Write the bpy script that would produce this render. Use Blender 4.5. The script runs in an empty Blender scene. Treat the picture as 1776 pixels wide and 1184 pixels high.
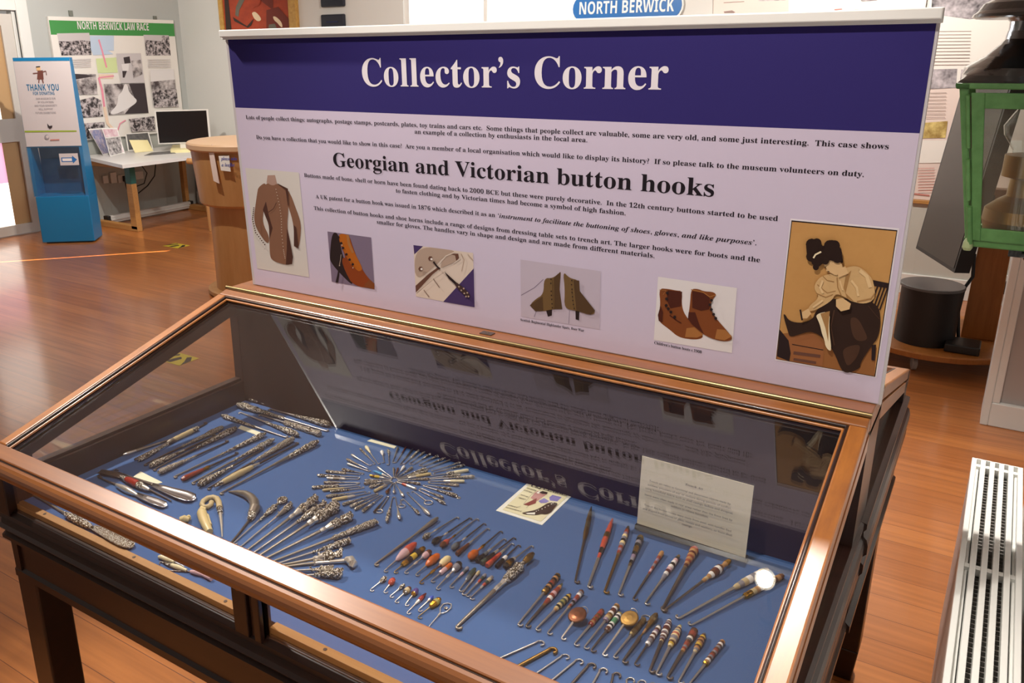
import bpy, bmesh, math, random
from mathutils import Vector, Matrix
from mathutils.geometry import tessellate_polygon
random.seed(7)
SC = bpy.context.scene
COL = SC.collection
V = Vector
PI = math.pi

# ------------------------------------------------------------------ camera
F = 1450.258; CX = 784.5; CY = 552.3
R_ = V((0.83692986, 0.54724029, -0.00874494))
U_ = V((-0.15852553, 0.25767454, 0.95313876))
W_ = V((-0.52384928, 0.79632399, -0.30240707))
CAM = V((1.61504319, -1.40816072, 1.625))
cam = bpy.data.cameras.new('camera'); co = bpy.data.objects.new('camera', cam); COL.objects.link(co)
cam.sensor_width = 36; cam.lens = F * 36 / 1776
cam.shift_x = (888 - CX) / 1776; cam.shift_y = -(592 - CY) / 1776
cam.clip_start = 0.02
co.matrix_world = Matrix(((R_.x, U_.x, -W_.x, CAM.x), (R_.y, U_.y, -W_.y, CAM.y), (R_.z, U_.z, -W_.z, CAM.z), (0, 0, 0, 1)))
SC.camera = co
vs = SC.view_settings
vs.view_transform = 'Standard'; vs.look = 'None'; vs.gamma = 1; vs.use_curve_mapping = False
vs.exposure = 0.0
# ------------------------------------------------------------------ world and lights
wd = bpy.data.worlds.new('world'); SC.world = wd; wd.use_nodes = True
wd.node_tree.nodes['Background'].inputs[0].default_value = (1.0, 0.93, 0.86, 1)
wd.node_tree.nodes['Background'].inputs[1].default_value = 0.28

def spot(name, loc, aim, power, size=0.024, angle=75, blend=0.6, col=(1, 0.93, 0.84)):
    l = bpy.data.lights.new(name, 'SPOT'); l.energy = power; l.shadow_soft_size = size
    l.spot_size = math.radians(angle); l.spot_blend = blend; l.color = col
    o = bpy.data.objects.new(name, l); COL.objects.link(o); o.location = loc
    o.rotation_euler = (V(aim) - V(loc)).to_track_quat('-Z', 'Y').to_euler()
    return o
SPOTS = [  # lamp position, aim, power, cone
    ((-0.83, -0.21, 2.60), (0.45, -0.50, 0.80), 240, 66),
    ((1.16, 0.44, 2.60), (1.25, -0.35, 0.85), 110, 60),
    ((1.00, -0.72, 2.60), (0.95, -0.05, 1.0), 78, 80),
    ((-2.6, 1.6, 2.60), (-3.2, 3.2, 0.3), 120, 110),  # this lamp and those below are added for general room light
    ((-4.3, 2.6, 2.60), (-6.1, 4.0, 1.3), 150, 95),
    ((-1.2, 3.2, 2.60), (-2.0, 5.0, 1.4), 150, 110),
    ((0.6, 3.4, 2.60), (0.9, 5.0, 1.6), 190, 100),
    ((1.50, 1.5, 2.60), (1.55, 1.2, 0.0), 230, 78),
]
for i, (p, a, e, an) in enumerate(SPOTS):
    spot('spot_light', p, a, e, angle=an)

def area(name, loc, aim, sx, sy, power, col):
    l = bpy.data.lights.new(name, 'AREA'); l.shape = 'RECTANGLE'; l.size = sx; l.size_y = sy; l.energy = power; l.color = col
    o = bpy.data.objects.new(name, l); COL.objects.link(o); o.location = loc
    o.rotation_euler = (V(aim) - V(loc)).to_track_quat('-Z', 'Y').to_euler()
    return o
# daylight coming in through the window of the back wall
area('window_daylight', (-2.3, 4.93, 2.15), (-1.6, 0, 0.6), 1.5, 0.9, 60, (0.92, 0.96, 1.0))
# spot standing in for low sun, through the slit in the added blind panels
spot('sunbeam', (-6.15 - 6 * 0.595, 1.155 - 6 * 0.685, 0.62 + 6 * 0.42), (-6.15, 1.155, 0.62), 34000, 0.01, 11, 0.1, (1, 0.72, 0.50))

# ------------------------------------------------------------------ pixel <-> place helpers
def ray(px, py): return (R_ * ((px - CX) / F) + U_ * (-(py - CY) / F) + W_)
def hit(px, py, P0, n):
    v = ray(px, py); return CAM + v * ((V(P0) - CAM).dot(n) / v.dot(n))
def onz(px, py, z): return hit(px, py, (0, 0, z), V((0, 0, 1)))
def onx(px, py, x): return hit(px, py, (x, 0, 0), V((1, 0, 0)))
def ony(px, py, y): return hit(px, py, (0, y, 0), V((0, 1, 0)))

# ------------------------------------------------------------------ materials
MATS = {}
def s2l(c):
    return tuple(((x / 255) / 12.92 if x / 255 <= 0.04045 else ((x / 255 + 0.055) / 1.055) ** 2.4) for x in c) + (1,)
def mat(name, rgb, rough=0.5, metal=0.0, coat=0.0, emit=0.0, noise=None, bump=None, spec=None, coatr=0.12):
    if name in MATS: return MATS[name]
    m = bpy.data.materials.new(name); m.use_nodes = True; nt = m.node_tree; b = nt.nodes['Principled BSDF']
    c = s2l(rgb)
    b.inputs['Base Color'].default_value = c; b.inputs['Roughness'].default_value = rough; b.inputs['Metallic'].default_value = metal
    if coat: b.inputs['Coat Weight'].default_value = coat; b.inputs['Coat Roughness'].default_value = coatr
    if spec is not None: b.inputs['Specular IOR Level'].default_value = spec
    if emit: b.inputs['Emission Color'].default_value = c; b.inputs['Emission Strength'].default_value = emit
    if noise:   # (scale vector, amount, second colour)
        tc = nt.nodes.new('ShaderNodeTexCoord'); mp = nt.nodes.new('ShaderNodeMapping'); n = nt.nodes.new('ShaderNodeTexNoise')
        nt.links.new(tc.outputs['Object'], mp.inputs[0]); nt.links.new(mp.outputs[0], n.inputs['Vector'])
        mp.inputs['Scale'].default_value = noise[0]; n.inputs['Scale'].default_value = 1; n.inputs['Detail'].default_value = 5; n.inputs['Roughness'].default_value = 0.65
        r = nt.nodes.new('ShaderNodeValToRGB'); r.color_ramp.elements[0].color = c; r.color_ramp.elements[1].color = s2l(noise[2])
        r.color_ramp.elements[0].position = 0.5 - noise[1]; r.color_ramp.elements[1].position = 0.5 + noise[1]
        nt.links.new(n.outputs[0], r.inputs[0]); nt.links.new(r.outputs[0], b.inputs['Base Color'])
    if bump:    # (kind, scale, strength, distance)
        tc = nt.nodes.new('ShaderNodeTexCoord')
        n = nt.nodes.new('ShaderNodeTexVoronoi' if bump[0] == 'vor' else 'ShaderNodeTexNoise'); n.inputs['Scale'].default_value = bump[1]
        nt.links.new(tc.outputs['Object'], n.inputs['Vector'])
        bp = nt.nodes.new('ShaderNodeBump'); bp.inputs['Strength'].default_value = bump[2]; bp.inputs['Distance'].default_value = bump[3]
        nt.links.new(n.outputs[0], bp.inputs['Height']); nt.links.new(bp.outputs[0], b.inputs['Normal'])
    MATS[name] = m; return m

def chased(name, scale):
    m = mat(name, (246, 236, 216), 0.25, 0.6); nt = m.node_tree; b = nt.nodes['Principled BSDF']; N = nt.nodes.new; L = nt.links.new
    tc = N('ShaderNodeTexCoord'); v = N('ShaderNodeTexVoronoi'); v.inputs['Scale'].default_value = scale; L(tc.outputs['Object'], v.inputs['Vector'])
    n = N('ShaderNodeTexNoise'); n.inputs['Scale'].default_value = scale * 1.7; L(tc.outputs['Object'], n.inputs['Vector'])
    a = N('ShaderNodeMath'); a.operation = 'ADD'; L(v.outputs['Distance'], a.inputs[0]); L(n.outputs[0], a.inputs[1])
    r = N('ShaderNodeValToRGB'); r.color_ramp.elements[0].color = s2l((250, 240, 222)); r.color_ramp.elements[1].color = s2l((112, 98, 80)); r.color_ramp.elements[0].position = 0.98; r.color_ramp.elements[1].position = 1.42
    L(a.outputs[0], r.inputs[0]); L(r.outputs[0], b.inputs['Base Color'])
    bp = N('ShaderNodeBump'); bp.inputs['Strength'].default_value = 1.0; bp.inputs['Distance'].default_value = 0.9 / scale; bp.invert = True
    L(a.outputs[0], bp.inputs['Height']); L(bp.outputs[0], b.inputs['Normal']); return m

def glass_mat(name, tint=(1, 1, 1), haze=0.0, hazecol=(200, 200, 195), f0=0.04):
    m = bpy.data.materials.new(name); m.use_nodes = True; nt = m.node_tree; nt.nodes.clear()
    N = nt.nodes.new; L = nt.links.new
    out = N('ShaderNodeOutputMaterial'); tr = N('ShaderNodeBsdfTransparent'); gl = N('ShaderNodeBsdfGlossy'); mx = N('ShaderNodeMixShader')
    tr.inputs[0].default_value = tint + (1,); gl.inputs['Roughness'].default_value = 0.0
    g = N('ShaderNodeNewGeometry'); d = N('ShaderNodeVectorMath'); d.operation = 'DOT_PRODUCT'
    L(g.outputs['Normal'], d.inputs[0]); L(g.outputs['Incoming'], d.inputs[1])
    def mth(op, a, b=None):
        n = N('ShaderNodeMath'); n.operation = op
        for i, x in enumerate((a, b)):
            if x is None: continue
            if isinstance(x, (int, float)): n.inputs[i].default_value = x
            else: L(x, n.inputs[i])
        return n.outputs[0]
    c = mth('ABSOLUTE', d.outputs['Value']); om = mth('SUBTRACT', 1.0, c); p5 = mth('POWER', om, 5.0)
    fr = mth('ADD', mth('MULTIPLY', p5, 1 - f0), f0)
    L(fr, mx.inputs[0]); L(tr.outputs[0], mx.inputs[1]); L(gl.outputs[0], mx.inputs[2])
    last = mx.outputs[0]
    if haze:
        df = N('ShaderNodeBsdfDiffuse'); df.inputs[0].default_value = s2l(hazecol); m2 = N('ShaderNodeMixShader')
        tc = N('ShaderNodeTexCoord'); n = N('ShaderNodeTexNoise'); n.inputs['Scale'].default_value = 14; n.inputs['Detail'].default_value = 6
        L(tc.outputs['Object'], n.inputs['Vector']); L(mth('MULTIPLY', n.outputs[0], haze * 2), m2.inputs[0])
        L(last, m2.inputs[1]); L(df.outputs[0], m2.inputs[2]); last = m2.outputs[0]
    L(last, out.inputs[0]); MATS[name] = m; return m

def planks_mat():
    m = bpy.data.materials.new('floor_boards'); m.use_nodes = True; nt = m.node_tree; b = nt.nodes['Principled BSDF']
    N = nt.nodes.new; L = nt.links.new
    tc = N('ShaderNodeTexCoord'); br = N('ShaderNodeTexBrick')
    br.offset = 0.37; br.inputs['Scale'].default_value = 1; br.inputs['Brick Width'].default_value = 6.0; br.inputs['Row Height'].default_value = 0.118
    br.inputs['Mortar Size'].default_value = 0.0012; br.inputs['Mortar Smooth'].default_value = 0.1; br.inputs['Bias'].default_value = 0
    br.inputs['Color1'].default_value = s2l((172, 104, 52)); br.inputs['Color2'].default_value = s2l((190, 120, 62)); br.inputs['Mortar'].default_value = s2l((116, 64, 32))
    L(tc.outputs['Object'], br.inputs['Vector'])
    mp = N('ShaderNodeMapping'); mp.inputs['Scale'].default_value = (1.2, 22, 1); n = N('ShaderNodeTexNoise'); n.inputs['Scale'].default_value = 1.6; n.inputs['Detail'].default_value = 6
    L(tc.outputs['Object'], mp.inputs[0]); L(mp.outputs[0], n.inputs['Vector'])
    rp = N('ShaderNodeValToRGB'); rp.color_ramp.elements[0].color = (0.72, 0.66, 0.62, 1); rp.color_ramp.elements[1].color = (1.1, 1.08, 1.04, 1)
    rp.color_ramp.elements[0].position = 0.3; rp.color_ramp.elements[1].position = 0.65
    L(n.outputs[0], rp.inputs[0])
    mx = N('ShaderNodeMixRGB'); mx.blend_type = 'MULTIPLY'; mx.inputs[0].default_value = 0.85
    L(br.outputs['Color'], mx.inputs[1]); L(rp.outputs[0], mx.inputs[2]); L(mx.outputs[0], b.inputs['Base Color'])
    b.inputs['Roughness'].default_value = 0.34; b.inputs['Coat Weight'].default_value = 0.6; b.inputs['Coat Roughness'].default_value = 0.14
    bp = N('ShaderNodeBump'); bp.inputs['Strength'].default_value = 0.25; bp.inputs['Distance'].default_value = 0.002; bp.invert = True
    L(br.outputs['Fac'], bp.inputs['Height']); L(bp.outputs[0], b.inputs['Normal'])
    MATS['floor_boards'] = m; return m
planks_mat()

def beadboard_mat(name, rgb, axis, step=0.1):
    m = mat(name, rgb, 0.45); nt = m.node_tree; b = nt.nodes['Principled BSDF']; N = nt.nodes.new; L = nt.links.new
    tc = N('ShaderNodeTexCoord'); sp = N('ShaderNodeSeparateXYZ'); L(tc.outputs['Object'], sp.inputs[0])
    a = N('ShaderNodeMath'); a.operation = 'DIVIDE'; a.inputs[1].default_value = step; L(sp.outputs[axis], a.inputs[0])
    f = N('ShaderNodeMath'); f.operation = 'FRACT'; L(a.outputs[0], f.inputs[0])
    g = N('ShaderNodeMath'); g.operation = 'GREATER_THAN'; g.inputs[1].default_value = 0.06; L(f.outputs[0], g.inputs[0])
    bp = N('ShaderNodeBump'); bp.inputs['Strength'].default_value = 0.8; bp.inputs['Distance'].default_value = 0.004
    L(g.outputs[0], bp.inputs['Height']); L(bp.outputs[0], b.inputs['Normal'])
    return m

def photo_mat(name, dark, light, scale, pos=(0.35, 0.65)):
    """a printed black and white photograph of a crowd or landscape: blotchy print"""
    m = mat(name, light, 0.5); nt = m.node_tree; b = nt.nodes['Principled BSDF']; N = nt.nodes.new; L = nt.links.new
    tc = N('ShaderNodeTexCoord'); n = N('ShaderNodeTexNoise'); n.inputs['Scale'].default_value = scale; n.inputs['Detail'].default_value = 3; n.inputs['Roughness'].default_value = 0.7
    L(tc.outputs['Object'], n.inputs['Vector']); r = N('ShaderNodeValToRGB')
    r.color_ramp.elements[0].color = s2l(dark); r.color_ramp.elements[1].color = s2l(light); r.color_ramp.elements[0].position = pos[0]; r.color_ramp.elements[1].position = pos[1]
    L(n.outputs[0], r.inputs[0]); L(r.outputs[0], b.inputs['Base Color']); return m

# plain palette -------------------------------------------------------------
mat('wall_paint', (214, 214, 210), 0.6); mat('wall_shade_grey', (186, 190, 188), 0.6); mat('white_paint', (228, 228, 224), 0.35)  # the grey one has the left wall's greenish lighting put into its paint
mat('ceiling_paint', (230, 228, 222), 0.8)
mat('wood_x', (150, 90, 36), 0.42, coat=1.0, coatr=0.3, noise=((3, 60, 60), 0.25, (116, 64, 25)))
mat('wood_y', (176, 108, 38), 0.42, coat=1.0, coatr=0.3, noise=((60, 3, 60), 0.25, (140, 80, 28)))
mat('wood_dark_shade', (46, 21, 12), 0.36, coat=0.3, noise=((4, 50, 50), 0.25, (30, 13, 8)))  # case wood with the shade of its unlit front and inside put into the colour
mat('wood_pale', (196, 146, 84), 0.5, noise=((4, 70, 70), 0.25, (172, 120, 62)))
mat('groove', (14, 8, 6), 0.6); mat('inner_dark', (50, 30, 24), 0.7)
mat('brass', (158, 138, 98), 0.36, 1.0); mat('old_brass', (146, 112, 60), 0.4, 1.0, bump=('noise', 300, 0.2, 0.001))
mat('felt', (70, 98, 144), 0.95, bump=('noise', 900, 0.25, 0.0006), spec=0.1)
glass_mat('pane', f0=0.085); glass_mat('dusty_pane', (0.94, 0.95, 0.93), 0.045, (190, 186, 172)); glass_mat('acrylic', (0.93, 0.96, 0.98), 0.015, (220, 230, 235))
mat('silver', (238, 230, 216), 0.24, 0.75); chased('chased_silver', 260)
chased('chased_fine', 480)
mat('steel', (176, 170, 164), 0.3, 0.75); mat('dark_steel', (112, 102, 95), 0.32, 0.8); mat('pewter', (160, 149, 134), 0.34, 0.7)
mat('sign_print', (203, 190, 210), 0.7, spec=0.08); mat('banner', (50, 42, 104), 0.65, spec=0.1); mat('ink', (34, 28, 34), 0.6); mat('white_ink', (226, 218, 224), 0.5)
mat('alu_white', (236, 234, 230), 0.3); mat('board_edge', (196, 190, 192), 0.45)
mat('paper', (238, 232, 208), 0.6); mat('white_paper', (240, 238, 234), 0.6); mat('grey_ink', (120, 112, 100), 0.6)
PAL = dict(red=(150, 44, 32), coral=(184, 78, 58), brick=(140, 60, 42), maroon=(84, 26, 26), pink=(222, 140, 130), rose=(206, 168, 172), black=(22, 20, 22), white=(232, 226, 220),
           cream=(226, 204, 150), ivory=(226, 212, 172), bone=(202, 180, 128), beige=(190, 170, 128), orange=(204, 98, 30), amber=(182, 88, 22), brown=(92, 52, 30), tan=(170, 124, 74),
           grey=(132, 128, 136), slate=(92, 98, 104), mauve=(140, 118, 140), dgreen=(58, 70, 60), green=(78, 140, 98), yellow=(206, 172, 60), gold=(190, 140, 44), purple=(76, 58, 120),
           blue=(60, 80, 170), turq=(40, 140, 190), straw=(150, 140, 70), copper=(124, 76, 52))
for k, c in PAL.items():
    mat(k, c, 0.22 if k not in ('bone', 'ivory', 'beige', 'straw', 'cream', 'tan') else 0.4, 0.9 if k in ('gold', 'copper') else 0.0)

# ------------------------------------------------------------------ mesh builder
class MB:
    def __init__(s): s.v = []; s.f = []; s.m = []; s.sm = []; s.mats = []
    def mi(s, name):
        if name not in s.mats: s.mats.append(name)
        return s.mats.index(name)
    def add(s, verts, faces, m, smooth=False):
        o = len(s.v); s.v += [V(x) for x in verts]; k = s.mi(m)
        for f in faces: s.f.append([i + o for i in f]); s.m.append(k); s.sm.append(smooth)
        return s
    def box(s, a, b, m, bev=0.0):
        (x0, y0, z0), (x1, y1, z1) = a, b
        return s.hexa([(x0, y0, z0), (x1, y0, z0), (x1, y1, z0), (x0, y1, z0)], [(x0, y0, z1), (x1, y0, z1), (x1, y1, z1), (x0, y1, z1)], m, bev)
    def hexa(s, lo, hi, m, bev=0.0):
        if bev <= 0:
            return s.add(list(lo) + list(hi), [(3, 2, 1, 0), (4, 5, 6, 7), (0, 1, 5, 4), (1, 2, 6, 5), (2, 3, 7, 6), (3, 0, 4, 7)], m)
        bm = bmesh.new(); vs_ = [bm.verts.new(p) for p in list(lo) + list(hi)]
        for f in [(3, 2, 1, 0), (4, 5, 6, 7), (0, 1, 5, 4), (1, 2, 6, 5), (2, 3, 7, 6), (3, 0, 4, 7)]: bm.faces.new([vs_[i] for i in f])
        bmesh.ops.bevel(bm, geom=bm.edges[:], offset=bev, segments=2, profile=0.5, affect='EDGES')
        bm.verts.index_update()
        s.add([v.co.copy() for v in bm.verts], [[v.index for v in f.verts] for f in bm.faces], m, False); bm.free(); return s
    def obox(s, c, ax, ay, az, m, bev=0.0):   # oriented box, half axes
        c, ax, ay, az = V(c), V(ax), V(ay), V(az)
        q = [-ax - ay, ax - ay, ax + ay, -ax + ay]
        return s.hexa([c + p - az for p in q], [c + p + az for p in q], m, bev)
    def prism(s, pts, d, m, mside=None):       # planar outline pushed along d
        pts = [V(p) for p in pts]; d = V(d); n = len(pts)
        tri = tessellate_polygon([pts])
        nrm = sum(((pts[i] - pts[0]).cross(pts[(i + 1) % n] - pts[0]) for i in range(n)), V((0, 0, 0)))
        if nrm.dot(d) < 0: pts = pts[::-1]; tri = tessellate_polygon([pts])
        tri = [tuple(t) if (pts[t[1]] - pts[t[0]]).cross(pts[t[2]] - pts[t[0]]).dot(d) > 0 else tuple(t)[::-1] for t in tri]
        s.add([p + d for p in pts], tri, m); s.add(pts, [t[::-1] for t in tri], m)
        s.add(pts + [p + d for p in pts], [(i, (i + 1) % n, n + (i + 1) % n, n + i) for i in range(n)], mside or m)
        return s
    def poly(s, pts, m, nrm):
        pts = [V(p) for p in pts]; out = []
        for t in tessellate_polygon([pts]):
            a, b, c = (pts[i] for i in t); out.append(tuple(t) if (b - a).cross(c - a).dot(V(nrm)) > 0 else tuple(t)[::-1])
        return s.add(pts, out, m)
    def lathe(s, a, u, prof, m, seg=14, cap=True, sq=(1, 1), up=None):   # prof: (distance, radius[, mat])
        a, u = V(a), V(u).normalized(); e = V(up) if up is not None else (V((0, 0, 1)) if abs(u.z) < 0.9 else V((1, 0, 0)))
        n = (e - u * e.dot(u)).normalized(); b = u.cross(n)
        rings = []
        for p in prof:
            rings.append([a + u * p[0] + (n * math.cos(2 * PI * k / seg) * sq[0] + b * math.sin(2 * PI * k / seg) * sq[1]) * p[1] for k in range(seg)])
        for i in range(len(prof) - 1):
            mm = prof[i][2] if len(prof[i]) > 2 else m
            s.add(rings[i] + rings[i + 1], [(k, (k + 1) % seg, seg + (k + 1) % seg, seg + k) for k in range(seg)], mm, True)
        if cap:
            s.add(rings[0], [tuple(range(seg))[::-1]], prof[0][2] if len(prof[0]) > 2 else m)
            s.add(rings[-1], [tuple(range(seg))], (prof[-1][2] if len(prof[-1]) > 2 else m))
        return s
    def tube(s, pts, r, m, seg=8, closed=False, cap=True):
        pts = [V(p) for p in pts]; n = len(pts); rs = r if isinstance(r, (list, tuple)) else [r] * n
        rings = []; prev = None
        for i in range(n):
            if closed: t = pts[(i + 1) % n] - pts[i - 1]
            else: t = pts[min(i + 1, n - 1)] - pts[max(i - 1, 0)]
            t = t.normalized() if t.length > 1e-9 else V((0, 0, 1))
            if prev is None: e = V((0, 0, 1)) if abs(t.z) < 0.9 else V((1, 0, 0))
            else: e = prev
            nn = e - t * e.dot(t)
            nn = nn.normalized() if nn.length > 1e-6 else t.orthogonal().normalized()
            prev = nn; bb = t.cross(nn)
            rings.append([pts[i] + (nn * math.cos(2 * PI * k / seg) + bb * math.sin(2 * PI * k / seg)) * rs[i] for k in range(seg)])
        for i in range(n if closed else n - 1):
            j = (i + 1) % n
            s.add(rings[i] + rings[j], [(k, (k + 1) % seg, seg + (k + 1) % seg, seg + k) for k in range(seg)], m, True)
        if cap and not closed: s.add(rings[0], [tuple(range(seg))[::-1]], m); s.add(rings[-1], [tuple(range(seg))], m)
        return s
    def ball(s, c, r, m, seg=16, rings=10, sc=(1, 1, 1)):
        vs_ = []; fs = []
        for i in range(rings + 1):
            th = PI * i / rings
            for k in range(seg): vs_.append(V((c[0] + r * sc[0] * math.sin(th) * math.cos(2 * PI * k / seg), c[1] + r * sc[1] * math.sin(th) * math.sin(2 * PI * k / seg), c[2] + r * sc[2] * math.cos(th))))
        for i in range(rings):
            for k in range(seg): fs.append((i * seg + k, (i + 1) * seg + k, (i + 1) * seg + (k + 1) % seg, i * seg + (k + 1) % seg))
        return s.add(vs_, fs, m, True)
    def text(s, body, P0, xd, yd, m, width=None, cap=None, style='serif', align='l', off=None):
        tv, tf, w = text_geo(body, style)
        if not tv: return s
        sy = cap / 0.69
        sx = width / w if width else sy
        x0 = 0 if align == 'l' else (-w * sx / 2 if align == 'c' else -w * sx)
        P0, xd, yd = V(P0), V(xd), V(yd); o = V(off) if off is not None else V((0, 0, 0))
        return s.add([P0 + o + xd * (x * sx + x0) + yd * (y * sy) for x, y in tv], tf, m)
    def build(s, name, parent=None, loc=None):
        base = parent_base(parent) if parent is not None else (V(loc) if loc is not None else V((0, 0, 0)))
        me = bpy.data.meshes.new(name); me.from_pydata([tuple(v - base) for v in s.v], [], s.f)
        for k in s.mats: me.materials.append(MATS[k])
        me.polygons.foreach_set('material_index', s.m); me.polygons.foreach_set('use_smooth', s.sm); me.validate(); me.update()
        o = bpy.data.objects.new(name, me); COL.objects.link(o)
        if parent is not None: o.parent = parent
        else: o.location = base
        return o
def parent_base(p):
    b = V(p.location)
    while p.parent: p = p.parent; b = b + V(p.location)
    return b
def thing(name, label, cat, loc, group=None):
    o = bpy.data.objects.new(name, None); COL.objects.link(o); o.location = loc; o.empty_display_size = 0.02
    tag(o, label, cat, group); return o
def tag(o, label, cat, group=None):
    o['label'] = label; o['category'] = cat
    if group: o['group'] = group
    return o
def struct(o): o['kind'] = 'structure'; return o
def lab(o, t): o['label'] = t; return o

# ------------------------------------------------------------------ lettering (characters of Blender's own built-in font)
def serif(t, up=0x1D400, lo=0x1D41A, dg=0x1D7CE):
    o = ''
    for c in t:
        if 'A' <= c <= 'Z': o += chr(up + ord(c) - 65)
        elif 'a' <= c <= 'z': o += chr(lo + ord(c) - 97)
        elif '0' <= c <= '9' and dg: o += chr(dg + ord(c) - 48)
        else: o += c
    return o
_tc = {}
def text_geo(body, style):
    key = (body, style)
    if key in _tc: return _tc[key]
    t = {'serif': serif, 'italic': lambda x: serif(x, 0x1D468, 0x1D482), 'sans': lambda x: x, 'bold': lambda x: serif(x, 0x1D5D4, 0x1D5EE, 0x1D7EC),
         'lightserif': lambda x: x}[style](body)
    c = bpy.data.curves.new('t', 'FONT'); c.body = t; c.resolution_u = 3 if len(body) > 40 else 6
    o = bpy.data.objects.new('t', c); COL.objects.link(o)
    dg = bpy.context.evaluated_depsgraph_get(); me = bpy.data.meshes.new_from_object(o.evaluated_get(dg))
    tv = [(v.co.x, v.co.y) for v in me.vertices]; tf = []
    for p in me.polygons:
        ids = list(p.vertices)
        if p.normal.z < 0: ids.reverse()
        tf.append(ids)
    w = max((x for x, y in tv), default=1)
    mn = min((x for x, y in tv), default=0)
    tv = [(x - mn, y) for x, y in tv]; w -= mn
    bpy.data.objects.remove(o); bpy.data.curves.remove(c); bpy.data.meshes.remove(me)
    _tc[key] = (tv, tf, w); return _tc[key]

# ================================================================== THE ROOM
XL, XR, YB, ZC = -6.15, 1.80, 5.05, 2.95
struct(MB().box((-7.5, -4.0, -0.10), (4.2, 6.2, 0), 'floor_boards').build('floor'))
struct(MB().box((-7.5, -4.0, ZC), (4.2, 6.2, ZC + 0.1), 'ceiling_paint').build('ceiling'))
# left wall with the door opening
dy0, dy1, dz = 2.33, 3.20, 2.03
b = MB(); b.box((XL - 0.15, -4.0, 0), (XL, 0.7, ZC), 'wall_shade_grey'); b.box((XL - 0.15, 1.7, 0), (XL, dy0, ZC), 'wall_shade_grey'); b.box((XL - 0.15, 0.7, 0), (XL, 1.7, 0.2), 'wall_shade_grey'); b.box((XL - 0.15, 0.7, 1.9), (XL, 1.7, ZC), 'wall_shade_grey'); b.box((XL - 0.15, dy1, 0), (XL, YB + 0.15, ZC), 'wall_shade_grey'); b.box((XL - 0.15, dy0, dz), (XL, dy1, ZC), 'wall_shade_grey')
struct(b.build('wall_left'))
# back wall with the window opening
wx0, wx1, wz0, wz1 = -3.13, -1.465, 1.55, 2.62
b = MB(); b.box((XL, YB, 0), (wx0, YB + 0.15, ZC), 'wall_paint'); b.box((wx1, YB, 0), (4.2, YB + 0.15, ZC), 'wall_paint')
b.box((wx0, YB, 0), (wx1, YB + 0.15, wz0), 'wall_paint'); b.box((wx0, YB, wz1), (wx1, YB + 0.15, ZC), 'wall_paint')
struct(b.build('wall_back'))
beadboard_mat('beadboard_x', (196, 196, 188), 0); beadboard_mat('beadboard_y', (180, 182, 176), 1)
struct(MB().box((XL + 0.03, YB - 0.02, 0.14), (4.0, YB - 0.001, 0.66), 'beadboard_x').build('trim_1'))
struct(MB().box((XL + 0.03, YB - 0.035, 0.0), (4.0, YB - 0.001, 0.14), 'white_paint', 0.004).build('baseboard_back'))
struct(MB().box((XL + 0.001, dy1 + 0.14, 0.0), (XL + 0.02, YB - 0.04, 0.80), 'beadboard_y').build('trim_2'))
# right wall beside the radiator, then the returning wall face further in
struct(MB().box((XR, -4.0, 0), (XR + 0.15, 1.06, ZC), 'white_paint').build('wall_right'))
b = MB(); mat('return_paint_shade', (178, 170, 166), 0.55); b.box((1.735, 2.83, 0), (3.6, 2.99, ZC), 'return_paint_shade'); struct(b.build('wall_return'))  # shade on this wall face is put into its paint colour
b = MB(); b.box((1.705, 2.80, 0), (1.735, 3.02, ZC), 'white_paint', 0.004); b.box((1.735, 2.805, 0.112), (1.765, 2.83, ZC), 'white_paint', 0.004)
struct(b.build('trim_3'))
struct(MB().box((1.735, 2.80, 0), (3.6, 2.83, 0.112), 'white_paint', 0.005).build('baseboard_return'))
# window in the back wall: white daylight on a blind
w = MB(); w.box((wx0, YB + 0.02, wz0), (wx0 + 0.05, YB + 0.09, wz1), 'white_paint'); w.box((wx1 - 0.05, YB + 0.02, wz0), (wx1, YB + 0.09, wz1), 'white_paint')
w.box((wx0, YB + 0.02, wz0), (wx1, YB + 0.09, wz0 + 0.05), 'white_paint'); w.box((wx0, YB + 0.02, wz1 - 0.05), (wx1, YB + 0.09, wz1), 'white_paint')
w.box((wx0 + 0.82, YB + 0.03, wz0), (wx0 + 0.86, YB + 0.08, wz1), 'white_paint')
win = struct(w.build('window_1'))
mat('sky_white', (246, 248, 255), 0.5, emit=3.2)
MB().box((wx0 + 0.02, YB + 0.10, wz0 + 0.02), (wx1 - 0.02, YB + 0.11, wz1 - 0.02), 'sky_white').build('window_pane', win)

w = MB(); w.box((XL - 0.10, 0.7, 0.2), (XL - 0.05, 0.76, 1.9), 'white_paint'); w.box((XL - 0.10, 1.64, 0.2), (XL - 0.05, 1.7, 1.9), 'white_paint'); w.box((XL - 0.10, 0.76, 0.2), (XL - 0.05, 1.64, 0.25), 'white_paint'); w.box((XL - 0.10, 0.76, 1.85), (XL - 0.05, 1.64, 1.9), 'white_paint')
win2 = struct(w.build('window_2'))
w = MB(); w.box((XL - 0.02, 0.70, 0.2), (XL - 0.01, 1.132, 1.9), 'white_paint'); w.box((XL - 0.02, 1.176, 0.2), (XL - 0.01, 1.70, 1.9), 'white_paint'); w.box((XL - 0.02, 1.13, 1.05), (XL - 0.01, 1.18, 1.9), 'white_paint'); w.build('slit_panels', win2)  # unseen panels, shaped to leave a slit that draws the sun streak
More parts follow.
